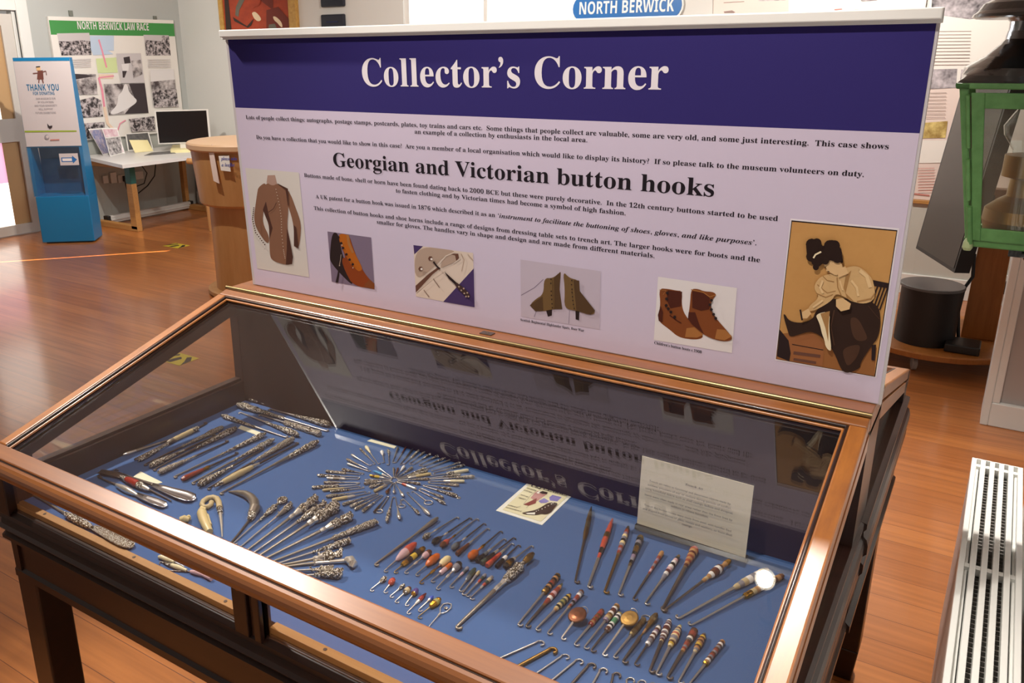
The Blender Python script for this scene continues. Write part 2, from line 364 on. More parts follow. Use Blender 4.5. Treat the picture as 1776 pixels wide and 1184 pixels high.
# door in the left wall
mat('door_paint', (206, 200, 192), 0.4); mat('tan_blind', (196, 158, 112), 0.7); mat('outside', (255, 246, 236), 0.6, emit=1.6); mat('pink_light', (238, 176, 206), 0.6, emit=0.8)
b = MB()
b.box((XL - 0.02, dy0 - 0.11, 0), (XL + 0.02, dy0, dz + 0.11), 'white_paint', 0.006); b.box((XL - 0.02, dy1, 0), (XL + 0.02, dy1 + 0.11, dz + 0.11), 'white_paint', 0.006)
b.box((XL - 0.02, dy0, dz), (XL + 0.02, dy1, dz + 0.11), 'white_paint', 0.006)
b.box((XL - 0.10, dy1 - 0.03, 0), (XL - 0.02, dy1, dz), 'white_paint'); b.box((XL - 0.10, dy0, 0), (XL - 0.02, dy0 + 0.03, dz), 'white_paint')
struct(b.build('trim_4'))
b = MB(); y0, y1 = dy0 + 0.03, dy1 - 0.03; x0, x1 = XL - 0.075, XL - 0.03
b.box((x0, y0, 0.01), (x1, y0 + 0.11, 2.0), 'door_paint'); b.box((x0, y1 - 0.11, 0.01), (x1, y1, 2.0), 'door_paint')
for za, zb in ((0.01, 0.10), (0.87, 1.08), (1.90, 2.0)): b.box((x0, y0 + 0.11, za), (x1, y1 - 0.11, zb), 'door_paint')
door = struct(b.build('door_1'))
b = MB(); b.box((x0 + 0.012, 2.90, 0.10), (x0 + 0.022, y1 - 0.11, 0.87), 'tan_blind'); b.box((x0 + 0.012, 2.94, 1.08), (x0 + 0.022, y1 - 0.11, 1.90), 'tan_blind')
b.build('door_blind', door)
b = MB(); b.box((x0 + 0.010, y0 + 0.11, 0.10), (x0 + 0.020, 2.90, 0.50), 'outside'); b.box((x0 + 0.010, y0 + 0.11, 0.50), (x0 + 0.020, 2.90, 0.87), 'pink_light'); b.box((x0 + 0.010, y0 + 0.11, 1.08), (x0 + 0.020, 2.94, 1.90), 'outside')
b.build('door_glass', door)

# ================================================================== THE DISPLAY CASE
L_ = 1.5; ZH = 1.0583; A_ = 0.26973; D_ = 0.6876; YC = 0.075
ca, sa = math.cos(A_), math.sin(A_)
def lid(x, s, off=0.0): return V((x, -s * ca - off * sa, ZH - s * sa + off * ca))
def rear(p): return V((p[0], 2 * YC - p[1], p[2]))
BED = 0.752
case = thing('display_case', 'long wooden museum display case with sloping glass lid and blue felt bed', 'display case', (0.75, YC, 0))

def lid_parts(fn, nm):
    def bx(x0, x1, s0, s1, o0, o1, m, mb, bev=0.003):
        mb.hexa([fn(lid(x0, s1, o0)), fn(lid(x1, s1, o0)), fn(lid(x1, s0, o0)), fn(lid(x0, s0, o0))], [fn(lid(x0, s1, o1)), fn(lid(x1, s1, o1)), fn(lid(x1, s0, o1)), fn(lid(x0, s0, o1))], m, bev)
    gx0, gx1, gs0, gs1 = 0.0347, 1.4626, 0.0395, 0.6513
    be = 0.009
    f = MB(); T = -0.026
    bx(0.001, L_ - 0.001, 0.004, gs0 - be, T, 0, 'wood_x', f)
    bx(0.001, L_ - 0.001, gs1 + 0.001, D_ - 0.002, T, 0, 'wood_x', f)
    bx(0.001, gx0 - be, gs0 - be, gs1 + 0.001, T, 0, 'wood_y', f); bx(gx1 + be, L_ - 0.001, gs0 - be, gs1 + 0.001, T, 0, 'wood_y', f)
    fr = f.build('lid', case)
    g = MB()   # moulded bead round the glass
    for k, (off, sh, m, r) in enumerate(((-0.0045, 0.0065, 'wood_dark_shade', 0.0032), (-0.009, 0.0022, 'wood_y', 0.0030))):
        a, c, e, h = (gx0 - sh, gs0 - sh), (gx1 + sh, gs0 - sh), (gx1 + sh, gs1), (gx0 - sh, gs1)
        for p, q in ((a, c), (c, e), (h, a)):
            g.tube([fn(lid(p[0], p[1], off)), fn(lid(q[0], q[1], off))], r, m, 8)
    bx(gx0 - be, gx1 + be, gs0 - be, gs0, -0.020, -0.0125, 'wood_dark_shade', g, 0); bx(gx0 - be, gx1 + be, gs1, gs1 + 0.001, -0.020, -0.0125, 'wood_dark_shade', g, 0)
    bx(gx0 - be, gx0, gs0, gs1, -0.020, -0.0125, 'wood_dark_shade', g, 0); bx(gx1, gx1 + be, gs0, gs1, -0.020, -0.0125, 'wood_dark_shade', g, 0)
    g.build('glazing_bead', fr)
    p = MB(); bx(gx0 - 0.006, gx1 + 0.006, gs0 - 0.006, gs1 + 0.006, -0.0165, -0.0125, 'pane', p, 0)
    lab(p.build('glass_pane', fr), 'clear sloping glass pane')
    n = MB()   # rounded nosing along the low edge
    prof = [(0, 0.0), (0.0, -0.002)] + [(0.021 * math.sin(t), -0.0215 - 0.0205 * -math.cos(t)) for t in [PI * k / 10 for k in range(11)]] + [(-0.004, -0.042)]
    prof = [(0.0005, -0.001)] + [(0.021 * math.sin(PI * k / 10), -0.0215 + 0.0195 * math.cos(PI * k / 10)) for k in range(11)] + [(-0.03, -0.0410), (-0.03, -0.028), (0.0005, -0.028)]
    a = [fn(lid(0.0, D_ + u, v)) for u, v in prof]; c = [fn(lid(L_, D_ + u, v)) for u, v in prof]; k = len(prof)
    n.add(a + c, [(i, (i + 1) % k, k + (i + 1) % k, k + i) for i in range(k)], 'wood_x', False)
    n.add(a, [tuple(range(k))], 'wood_x'); n.add(c, [tuple(range(k))[::-1]], 'wood_x')
    bx(0.0, L_, D_ - 0.003, D_ + 0.001, -0.028, -0.0035, 'groove', n, 0)
    n.build('lid_nosing', fr)
lid_parts(lambda p: V(p), 'front'); lid_parts(rear, 'rear')

# ridge, hinge rods
b = MB(); b.box((0.0, 0.004, 1.015), (L_, 2 * YC - 0.004, ZH + 0.001), 'wood_x', 0.003); b.build('ridge', case)
for fn in ((lambda p: V(p)), rear):
    b = MB(); b.tube([fn(V((-0.002, 0.0, ZH + 0.0015))), fn(V((L_, 0.0, ZH + 0.0015)))], 0.0046, 'brass', 10)
    lab(b.build('hinge_rod', case), 'long brass hinge rod')
b = MB(); P = ony(845, 577, 0.0); q = onz(845, 577, ZH + 0.003)
b.box((q.x - 0.014, q.y - 0.009, ZH + 0.001), (q.x + 0.014, q.y + 0.009, ZH + 0.003), 'dark_steel')
b.text('N', (q.x, q.y - 0.006, ZH + 0.0034), (1, 0, 0), (0, 1, 0), 'brass', cap=0.012, align='c'); lab(b.build('letter_plaque', case), 'small dark plaque with letter N')

# glazed ends
def zlid(y, drop): return ZH + y * math.tan(A_) - drop
def end_frame(xa, xb, fn):
    def P2(y, z): return (y, z)
    top = lambda y: zlid(y, 0.030)
    yA, yB = -0.630, YC
    o = [(yA, 0.74), (yB, 0.74), (yB, 1.03), (0.0, 1.03), (yA, top(yA))]
    h = [(-0.58, 0.808), (0.0, 0.808), (0.0, zlid(0, 0.062)), (-0.58, zlid(-0.58, 0.055))]
    b = MB(); m = 'wood_y' if xa > 0.5 else 'wood_dark_shade'
    def pr(pts):
        q = [fn(V((xa, y, z))) for y, z in pts]; b.prism(q, V((xb - xa, 0, 0)), m)
    m = 'wood_dark_shade'
    pr([(yA, 0.74), (yB, 0.74), (yB, 0.808), (yA, 0.808)])
    pr([(yA, 0.808), (-0.58, 0.808), (-0.58, zlid(-0.58, 0.055)), (-0.58, top(-0.58)), (yA, top(yA))])
    pr([(0.0, 0.808), (yB, 0.808), (yB, 1.03), (0.0, 1.03)])
    m = 'wood_y' if xa > 0.5 else 'wood_dark_shade'  # left end gets the shaded wood tone, right end the lit one
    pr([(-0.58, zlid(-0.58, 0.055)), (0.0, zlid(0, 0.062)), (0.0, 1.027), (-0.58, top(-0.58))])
    f = b.build('end_frame', case)
    xm = (xa + xb) / 2; g = MB()
    g.prism([fn(V((xm - 0.0015, y, z))) for y, z in ((-0.59, 0.80), (0.006, 0.80), (0.006, 1.0), (-0.59, zlid(-0.59, 0.052)))], V((0.003, 0, 0)), 'pane')
    g.build('end_pane', f)
for xa, xb in ((0.0, 0.028), (L_ - 0.028, L_)):
    for fn in ((lambda p: V(p)), rear): end_frame(xa, xb, fn)

# front and rear windows: rails, posts, sight strips, panes
def front(fn, nm):
    def bx(a, c, m, mb, bev=0.002):
        p, q = fn(V(a)), fn(V(c)); mb.box((min(p.x, q.x), min(p.y, q.y), p.z), (max(p.x, q.x), max(p.y, q.y), q.z), m, bev)
    b = MB()
    bx((0.0, -0.658, 0.836), (L_, -0.628, 0.852), 'wood_dark_shade', b)          # head rail below the nosing
    for xa, xb in ((0.0, 0.035), (0.690, 0.722), (L_ - 0.035, L_)):
        bx((xa, -0.652, 0.735), (xb, -0.626, 0.846), 'wood_dark_shade', b)
    bx((0.722, -0.646, 0.735), (0.750, -0.630, 0.846), 'wood_dark_shade', b); bx((0.735, -0.652, 0.735), (0.750, -0.626, 0.846), 'wood_dark_shade', b)
    bx((0.0, -0.640, 0.700), (L_, -0.618, 0.744), 'wood_dark_shade', b)
    fr = b.build('window_rail', case)
    for sa, sb_ in ((0.03, 0.69), (0.75, L_ - 0.03)):
        s = MB(); bx((sa, -0.632, 0.738), (sb_, -0.616, 0.755), 'wood_pale', s, 0.001)
        for xx in (0.12, 0.40, 0.64, 0.86, 1.10, 1.34):
            if sa < xx < sb_: c = fn(V((xx, -0.624, 0.7545))); s.lathe(c, (0, 0, 1), [(0, 0.0032), (0.0012, 0.0032)], 'dark_steel', 10)
        lab(s.build('sight_strip', case), 'pale bare wood strip')
    g = MB(); bx((0.03, -0.642, 0.740), (L_ - 0.03, -0.639, 0.84), 'pane', g, 0); g.build('front_pane', fr)
    # stepped mouldings and apron
    prof = [(-0.60, 0.744), (-0.634, 0.744), (-0.642, 0.741), (-0.650, 0.735), (-0.651, 0.726), (-0.660, 0.721), (-0.663, 0.712), (-0.656, 0.702), (-0.646, 0.698), (-0.644, 0.690), (-0.653, 0.684), (-0.653, 0.676),
            (-0.641, 0.668), (-0.635, 0.660), (-0.635, 0.600), (-0.641, 0.594), (-0.641, 0.578), (-0.60, 0.578)]
    m = MB(); k = len(prof)
    a = [fn(V((-0.004, y, z))) for y, z in prof]; c = [fn(V((L_ + 0.004, y, z))) for y, z in prof]
    m.add(a + c, [(i, (i + 1) % k, k + (i + 1) % k, k + i) for i in range(k)], 'wood_dark_shade', False); m.add(a, [tuple(range(k))], 'wood_dark_shade'); m.add(c, [tuple(range(k))[::-1]], 'wood_dark_shade')
    m.build('apron', case)
front(lambda p: V(p), 'front'); front(rear, 'rear')
# mouldings along both ends
for sgn, xs in ((-1, 0.0), (1, L_)):
    for (ya, yb, pad) in ((-0.640, 0.10, 0.0), (0.10, 0.79, 0.005)):
        prof = [(0.0, 0.815), (0.006, 0.812), (0.006, 0.802), (0.002, 0.796), (0.003, 0.786), (0.009, 0.780), (0.012, 0.768), (0.012, 0.752), (0.005, 0.744), (0.004, 0.734), (0.010, 0.728), (0.010, 0.712), (0.002, 0.700), (0.0, 0.600), (0.004, 0.592), (0.004, 0.578), (-0.02, 0.578), (-0.02, 0.815)]
        m = MB(); k = len(prof)
        a = [V((xs + sgn * (x + (pad if x > 0.001 else 0)), ya, z)) for x, z in prof]; c = [V((q.x, yb, q.z)) for q in a]
        m.add(a + c, [(i, (i + 1) % k, k + (i + 1) % k, k + i) for i in range(k)], 'wood_dark_shade', False); m.add(a, [tuple(range(k))], 'wood_dark_shade'); m.add(c, [tuple(range(k))[::-1]], 'wood_dark_shade')
        m.build('end_moulding', case)
for fx in (-0.012, L_ - 0.075):
    for fy in (-0.636, 0.716):
        b = MB(); b.box((fx, fy, 0.10), (fx + 0.07, fy + 0.07, 0.60), 'wood_dark_shade', 0.004)
        b.hexa([(fx + 0.008, fy + 0.008, 0), (fx + 0.062, fy + 0.008, 0), (fx + 0.062, fy + 0.062, 0), (fx + 0.008, fy + 0.062, 0)], [(fx, fy, 0.10), (fx + 0.07, fy, 0.10), (fx + 0.07, fy + 0.07, 0.10), (fx, fy + 0.07, 0.10)], 'wood_dark_shade', 0.003)
        b.build('leg', case)
# felt bed and the wooden back inside
b = MB(); b.box((0.028, -0.616, 0.735), (L_ - 0.028, YC, BED), 'felt'); lab(b.build('felt_bed', case), 'blue felt bed')
b = MB(); b.box((0.028, 0.002, BED), (L_ - 0.028, 0.014, 1.015), 'inner_dark'); b.build('inner_back', case)
b = MB(); b.box((0.028, -0.616, 0.70), (L_ - 0.028, 2 * YC + 0.616, 0.735), 'wood_dark_shade'); b.build('tray_bottom', case)
b = MB(); P = ony(411, 1022, -0.652); b.lathe((P.x + 0.002, -0.6525, 0.830), (0, -1, 0), [(0, 0.008), (0.0025, 0.0075)], 'old_brass', 14, up=(0, 0, 1), sq=(1.3, 1))
b.lathe((P.x + 0.002, -0.6552, 0.832), (0, -1, 0), [(0, 0.0018), (0.0006, 0.0018)], 'groove', 10); lab(b.build('lock', case), 'small brass lock')

# ================================================================== THE INFORMATION PANEL
LEAN = -0.0368; SY, SZ = 0.0546, 1.0617
SUP = V((0, math.sin(LEAN), math.cos(LEAN))); SN = V((0, -math.cos(LEAN), math.sin(LEAN))); SX = V((1, 0, 0)); S0 = V((0, SY, SZ))
def spt(x, h, off=0.0): return S0 + SX * x + SUP * h + SN * off
def S(px, py, off=0.0):
    return hit(px, py, S0, SN) + SN * off
sign = thing('information_panel', 'large white and navy information panel headed Collector\'s Corner on the display case', 'information panel', (0.77, SY, SZ))
x0, x1, hh = 0.036, 1.5055, 0.600
def slab(mb, xa, xb, ha, hb, oa, ob, m, bev=0.0):
    mb.hexa([spt(xa, ha, oa), spt(xb, ha, oa), spt(xb, ha, ob), spt(xa, ha, ob)], [spt(xa, hb, oa), spt(xb, hb, oa), spt(xb, hb, ob), spt(xa, hb, ob)], m, bev)
b = MB(); slab(b, x0, x1, -0.002, hh, -0.012, -0.0004, 'board_edge', 0.0008); b.build('board', sign)
b = MB(); slab(b, 0.045, 1.5011, 0.0, 0.4436, -0.0004, 0.0002, 'sign_print'); b.build('printed_sheet', sign)
b = MB(); slab(b, 0.045, 1.5011, 0.4436, 0.5985, -0.0004, 0.0002, 'banner'); lab(b.build('banner', sign), 'navy blue heading band')
b = MB(); slab(b, 0.031, 1.508, 0.5985, 0.608, -0.0165, 0.006, 'alu_white', 0.001); slab(b, 0.031, 1.508, 0.604, 0.620, -0.0165, 0.013, 'alu_white', 0.002); lab(b.build('top_rail', sign), 'white top rail')

def line(mb, txt, a, c, cap, m, style='serif'):
    P, Q = S(*a), S(*c); mb.text(txt, P, (Q - P).normalized(), SUP, m, width=(Q - P).length, cap=cap, style=style, off=SN * 0.0007)
b = MB()
line(b, 'Collector’s Corner', (629.6, 149), (1158, 155.5), 0.0565, 'white_ink')
lab(b.build('heading', sign), 'white heading Collector\'s Corner')
b = MB()
line(b, 'Georgian and Victorian button hooks', (579, 288), (1238, 341), 0.031, 'ink')
lab(b.build('subheading', sign), 'black subheading Georgian and Victorian button hooks')
b = MB()
for t, a, c in (
    ('Lots of people collect things: autographs, postage stamps, postcards, plates, toy trains and cars etc.  Some things that people collect are valuable, some are very old, and some just interesting.  This case shows', (427, 206), (1541, 258.5)),
    ('an example of a collection by enthusiasts in the local area.', (719.6, 231.5), (1018.7, 246.5)),
    ('Do you have a collection that you would like to show in this case?  Are you a member of a local organisation which would like to display its history?  If so please talk to the museum volunteers on duty.', (445, 240.5), (1498, 306.5)),
    ('Buttons made of bone, shell or horn have been found dating back to 2000 BCE but these were purely decorative.  In the 12th century buttons started to be used', (528, 306.5), (1349, 383)),
    ('to fasten clothing and by Victorian times had become a symbol of high fashion.', (687, 333.5), (1085, 373)),
    ('This collection of button hooks and shoe horns include a range of designs from dressing table sets to trench art. The larger hooks were for boots and the', (545, 363.5), (1318, 454.5)),
    ('smaller for gloves. The handles vary in shape and design and are made from different materials.', (654, 387.5), (1135, 447))):
    line(b, t, a, c, 0.0088, 'ink')
line(b, 'A UK patent for a button hook was issued in 1876 which described it as an', (548, 343.5), (859, 376.3), 0.0088, 'ink')
line(b, '‘instrument to facilitate the buttoning of shoes, gloves, and like purposes’.', (864, 377), (1312, 425), 0.0088, 'ink', 'italic')
line(b, 'Scottish Regimental Highlander Spats, Boer War', (903, 556), (1013, 575), 0.0055, 'ink'); line(b, 'Children’s button boots c.1900', (1135, 596), (1217, 612.5), 0.0055, 'ink')
b.build('body_text', sign)

# printed pictures on the panel ------------------------------------------------
mat('pr_paper', (206, 198, 192), 0.42); mat('pr_coat', (130, 92, 72), 0.5); mat('pr_coat_d', (78, 50, 42), 0.5); mat('pr_neck', (168, 136, 122), 0.5); mat('pr_dots', (190, 168, 150), 0.5)
mat('pr_mauve', (122, 106, 126), 0.45); mat('pr_boot_o', (176, 96, 30), 0.45); mat('pr_boot_b', (134, 62, 28), 0.45); mat('pr_dark', (46, 34, 34), 0.45)
mat('pr_cream', (214, 196, 182), 0.45); mat('pr_cream_d', (176, 152, 136), 0.45); mat('pr_fold', (104, 70, 58), 0.45); mat('pr_purple', (72, 54, 98), 0.45); mat('pr_hookm', (70, 50, 48), 0.4); mat('pr_pearl', (232, 222, 214), 0.3)
mat('pr_linen', (190, 176, 190), 0.5); mat('pr_spat', (112, 86, 54), 0.5); mat('pr_spat_d', (84, 62, 42), 0.5)
mat('pr_leather', (126, 70, 38), 0.45); mat('pr_leather_d', (78, 38, 28), 0.45); mat('pr_leather_l', (164, 108, 60), 0.45); mat('pr_white', (222, 214, 214), 0.45)
mat('pr_sepia', (204, 156, 96), 0.45, noise=((6, 6, 6), 0.3, (182, 132, 78))); mat('pr_skirt', (52, 36, 30), 0.45); mat('pr_skirt_l', (76, 52, 40), 0.45); mat('pr_blouse', (206, 168, 118), 0.45); mat('pr_blouse_d', (164, 122, 76), 0.45); mat('pr_blouse_l', (222, 188, 140), 0.45); mat('pr_hair', (44, 30, 26), 0.45); mat('pr_face', (216, 178, 130), 0.45); mat('pr_lace', (232, 214, 178), 0.45); mat('pr_floor', (146, 96, 56), 0.45); mat('pr_crate', (150, 96, 60), 0.45)
for k_, m_ in MATS.items():
    if k_.startswith('pr_') or k_ in ('ink', 'white_ink'):
        m_.node_tree.nodes['Principled BSDF'].inputs['Specular IOR Level'].default_value = 0.1; m_.node_tree.nodes['Principled BSDF'].inputs['Roughness'].default_value = 0.65
class Print:
    def __init__(s, plane, origin, scale): s.b = MB(); s.k = 0; s.pl = plane; s.o = origin; s.sc = scale
    def at(s, x, y, e=0): return s.pl(s.o[0] + x / s.sc, s.o[1] + y / s.sc, 0.0004 + s.k * 0.00012 + e)
    def p(s, m, *pts):
        if len(pts) >= 7 and not getattr(s, 'sharp', False):
            for _ in range(2):
                o_ = []
                for a, c in zip(pts, pts[1:] + pts[:1]): o_ += [(a[0] * .75 + c[0] * .25, a[1] * .75 + c[1] * .25), (a[0] * .25 + c[0] * .75, a[1] * .25 + c[1] * .75)]
                pts = tuple(o_)
        s.k += 1; q = [s.at(*p) for p in pts]; s.b.poly(q, m, CAM - q[0]); return s
    def blob(s, m, x, y, rx, ry=None, n=12, rot=0):
        ry = ry or rx; c, d = math.cos(rot), math.sin(rot)
        s.sharp = True; s.p(m, *[(x + c * rx * math.cos(2 * PI * k / n) - d * ry * math.sin(2 * PI * k / n), y + d * rx * math.cos(2 * PI * k / n) + c * ry * math.sin(2 * PI * k / n)) for k in range(n)]); s.sharp = False; return s
    def dots(s, m, pts, r):
        for x, y in pts: s.blob(m, x, y, r, n=6)
        return s
    def stroke(s, m, pts, w):
        L, R = [], []
        for i, (x, y) in enumerate(pts):
            a = pts[max(i - 1, 0)]; c = pts[min(i + 1, len(pts) - 1)]; dx, dy = c[0] - a[0], c[1] - a[1]; l = math.hypot(dx, dy) or 1
            ww = w[i] if isinstance(w, (list, tuple)) else w
            L.append((x - dy / l * ww / 2, y + dx / l * ww / 2)); R.append((x + dy / l * ww / 2, y - dx / l * ww / 2))
        s.sharp = True; s.p(m, *(L + R[::-1])); s.sharp = False; return s
    def done(s, name, parent, label=None):
        o = s.b.build(name, parent)
        if label: lab(o, label)
        return o
def lerp(a, b, n): return [(a[0] + (b[0] - a[0]) * i / (n - 1), a[1] + (b[1] - a[1]) * i / (n - 1)) for i in range(n)]
def poly_line(pts, n):
    out = []
    for a, b in zip(pts, pts[1:]): out += lerp(a, b, n)[:-1]
    return out + [pts[-1]]
q = Print(S, (420, 280), 5.636)
q.p('pr_paper', (32, 62), (556, 108), (655, 1130), (150, 1045))
q.p('pr_neck', (250, 135), (322, 132), (345, 225), (300, 250), (240, 205))
q.p('pr_coat', (150, 300), (160, 250), (240, 195), (225, 330), (212, 470), (200, 600), (272, 740), (255, 820), (145, 670), (115, 560), (130, 440))
q.p('pr_coat', (350, 210), (440, 265), (485, 340), (520, 440), (580, 600), (572, 740), (555, 850), (510, 830), (508, 620), (455, 440), (400, 300))
q.p('pr_coat', (235, 198), (300, 240), (350, 210), (440, 268), (458, 440), (440, 640), (470, 770), (500, 930), (492, 1000), (430, 1012), (290, 965), (272, 900), (268, 740), (265, 620), (212, 470), (200, 330))
q.p('pr_coat_d', (205, 470), (235, 390), (262, 520), (300, 650), (270, 760), (265, 620)); q.p('pr_coat_d', (440, 650), (470, 770), (500, 930), (492, 1000), (430, 1005), (440, 850)); q.p('pr_coat_d', (508, 620), (530, 640), (556, 850), (510, 825))
q.stroke('pr_coat_d', [(350, 215), (440, 270), (455, 430)], [4, 26, 8]); q.stroke('pr_coat_d', [(260, 495), (310, 460), (340, 400)], 5)
q.dots('pr_dots', poly_line([(335, 270), (370, 420), (392, 560), (395, 690), (415, 860), (432, 940)], 6), 5); q.dots('pr_coat_d', poly_line([(128, 450), (118, 560), (150, 690), (240, 805)], 7), 7)
q.done('printed_picture', sign, 'picture of a buttoned brown coat')
q = Print(S, (560, 390), 9.864)
q.p('pr_mauve', (80, 110), (828, 213), (888, 1100), (155, 970))
q.p('pr_dark', (158, 125), (270, 135), (330, 500), (420, 700), (520, 1000), (480, 1010), (300, 830), (135, 640), (120, 520))
q.p('pr_boot_b', (260, 140), (300, 330), (400, 560), (340, 560), (330, 640), (400, 820), (520, 1035), (886, 1098), (888, 1000), (780, 910), (640, 700), (500, 330), (460, 185))
q.p('pr_boot_o', (270, 135), (460, 175), (470, 290), (540, 460), (660, 690), (680, 760), (620, 800), (540, 730), (460, 640), (380, 480), (290, 300))
q.p('pr_leather_l', (405, 160), (450, 172), (470, 300), (540, 470), (500, 480), (430, 330)); q.p('pr_leather', (730, 1000), (800, 930), (888, 1000), (886, 1095), (700, 1060))
q.dots('pr_dark', [(270, 210), (320, 310), (350, 390), (410, 500), (465, 590), (520, 670)], 24); q.dots('pr_cream', [(335, 340), (295, 690), (525, 728)], 10)
q.stroke('pr_cream_d', [(322, 500), (312, 590), (290, 700)], 9); q.stroke('pr_dark', [(290, 700), (275, 850), (250, 980)], [12, 34, 44])
q.done('printed_picture', sign, 'picture of a brown buttoned boot with hook')
q = Print(S, (700, 415), 9.471)
q.p('pr_cream', (163, 92), (1143, 222), (1168, 1112), (205, 935))
q.p('pr_purple', (163, 92), (320, 112), (178, 245)); q.p('pr_purple', (655, 1022), (1155, 475), (1168, 1112))
q.p('pr_cream_d', (175, 260), (330, 120), (620, 150), (900, 195), (640, 290), (560, 400), (200, 700)); q.p('pr_fold', (200, 760), (420, 560), (560, 460), (600, 475), (480, 570), (205, 870)); q.p('pr_cream_d', (600, 480), (640, 330), (760, 235), (900, 235), (915, 310), (830, 380), (700, 430))
q.p('pr_fold', (770, 240), (900, 232), (915, 300), (870, 350), (850, 260)); q.stroke('pr_cream', [(570, 420), (700, 270), (840, 210), (930, 230), (930, 320), (830, 390)], 18)
q.stroke('pr_cream_d', [(950, 230), (1000, 330), (960, 520)], 12); q.stroke('pr_cream_d', [(1060, 240), (1150, 350)], 10); q.stroke('pr_cream', [(215, 870), (480, 650), (700, 500)], 10)
q.stroke('pr_fold', [(495, 640), (600, 790)], 8); q.stroke('pr_fold', [(340, 825), (430, 945)], 8); q.dots('pr_fold', [(450, 310), (290, 480)], 40); q.dots('pr_pearl', [(468, 320), (305, 482)], 20)
q.stroke('pr_dark', [(500, 360), (560, 440), (610, 480)], 24); q.stroke('pr_dark', [(690, 535), (770, 630), (880, 730)], [6, 40, 40]); q.stroke('pr_hookm', [(870, 720), (950, 800), (1050, 890), (1085, 935)], [46, 80, 70, 50])
q.dots('pr_cream_d', [(920, 770), (960, 830), (1000, 800), (1010, 880), (1060, 870), (1080, 930), (1040, 930)], 15)
q.done('printed_picture', sign, 'picture of a cream glove with pearl buttons')
q = Print(S, (890, 440), 8.1625)
q.p('pr_linen', (105, 80), (1240, 245), (1222, 1068), (112, 885)); q.stroke('pr_mauve', [(115, 585), (300, 480), (430, 360)], 8); q.stroke('pr_mauve', [(300, 890), (330, 810)], 8); q.stroke('pr_mauve', [(790, 990), (800, 800)], 6)
q.p('pr_dark', (465, 785), (555, 785), (550, 870), (495, 888)); q.p('pr_dark', (885, 795), (940, 805), (936, 938), (888, 925))
q.p('pr_spat', (440, 338), (565, 345), (672, 252), (680, 270), (662, 450), (662, 580), (703, 780), (560, 782), (440, 810), (320, 812), (235, 725), (320, 640), (435, 570)); q.p('pr_spat_d', (580, 340), (672, 252), (662, 500), (700, 780), (590, 780)); q.p('pr_spat_d', (240, 725), (420, 600), (430, 800), (320, 812))
q.p('pr_spat', (708, 240), (800, 340), (940, 372), (945, 520), (970, 600), (1165, 800), (1150, 850), (1080, 862), (900, 800), (725, 775), (738, 500)); q.p('pr_spat_d', (860, 370), (940, 375), (945, 520), (1165, 800), (1100, 860), (900, 800))
q.dots('pr_dark', [(541, 357), (540, 413), (545, 525), (548, 582), (553, 638), (558, 703), (563, 757), (838, 372), (836, 430), (842, 495), (843, 540), (850, 600), (855, 653), (864, 710), (875, 765)], 10); q.stroke('pr_spat_d', [(568, 350), (572, 550), (590, 780)], 6)
q.done('printed_picture', sign, 'picture of two khaki spats')
q = Print(S, (1120, 470), 7.894)
q.p('pr_white', (170, 75), (1250, 230), (1180, 1120), (110, 940))
q.p('pr_leather', (180, 235), (300, 240), (420, 265), (505, 270), (490, 480), (560, 640), (790, 870), (770, 925), (640, 938), (450, 905), (330, 800), (180, 690), (168, 610), (205, 460)); q.p('pr_leather_d', (300, 260), (500, 280), (485, 480), (340, 510), (290, 400)); q.p('pr_leather_l', (560, 780), (700, 760), (790, 870), (700, 910), (540, 900)); q.p('pr_leather_d', (168, 600), (205, 470), (240, 560), (230, 700), (180, 680))
q.stroke('pr_leather_d', [(330, 600), (420, 670), (490, 710)], 14); q.stroke('pr_leather_l', [(190, 255), (280, 262), (240, 320)], 8)
q.p('pr_leather', (622, 240), (720, 240), (800, 275), (920, 280), (970, 315), (940, 360), (905, 400), (890, 520), (960, 640), (1185, 890), (1180, 945), (1080, 962), (940, 935), (780, 860), (620, 715), (578, 650), (610, 450)); q.p('pr_leather_d', (590, 560), (680, 560), (740, 740), (800, 860), (640, 730), (580, 650)); q.p('pr_leather_d', (640, 270), (800, 300), (880, 360), (870, 520), (760, 540), (640, 500)); q.p('pr_leather_l', (980, 790), (1090, 800), (1185, 890), (1080, 945), (950, 920))
q.stroke('pr_leather_l', [(625, 250), (790, 285), (880, 350), (965, 320)], 12); q.dots('pr_dark', [(300, 296), (290, 375), (285, 465), (315, 510), (350, 555), (402, 622), (905, 395), (885, 455), (905, 520), (935, 585), (965, 640)], 22)
q.done('printed_picture', sign, 'picture of brown children\'s button boots')
q = Print(S, (1330, 370), 4.083)
q.p('white_ink', (168, 35), (938, 105), (775, 1162), (58, 1038)); q.p('pr_dark', (175, 48), (925, 118), (768, 1156), (64, 1030)); q.p('pr_sepia', (180, 58), (918, 126), (762, 1150), (68, 1028))
q.p('pr_floor', (70, 1000), (95, 850), (300, 830), (780, 950), (762, 1150), (68, 1028)); q.p('pr_dark', (72, 1010), (92, 820), (180, 930), (160, 1045))
q.p('pr_crate', (150, 870), (330, 850), (405, 920), (395, 1080), (180, 1045)); q.stroke('pr_dark', [(180, 925), (400, 965)], 6); q.stroke('pr_fold', [(190, 985), (380, 1010)], 22); q.stroke('pr_fold', [(190, 1030), (350, 1055)], 18)
q.p('pr_dark', (752, 470), (865, 492), (860, 528), (760, 512)); [q.stroke('pr_dark', [(x0_, 515), (x0_ - 60, 680)], 10) for x0_ in (785, 812, 836, 860)]; q.p('pr_dark', (745, 930), (775, 925), (765, 1040), (742, 1035))
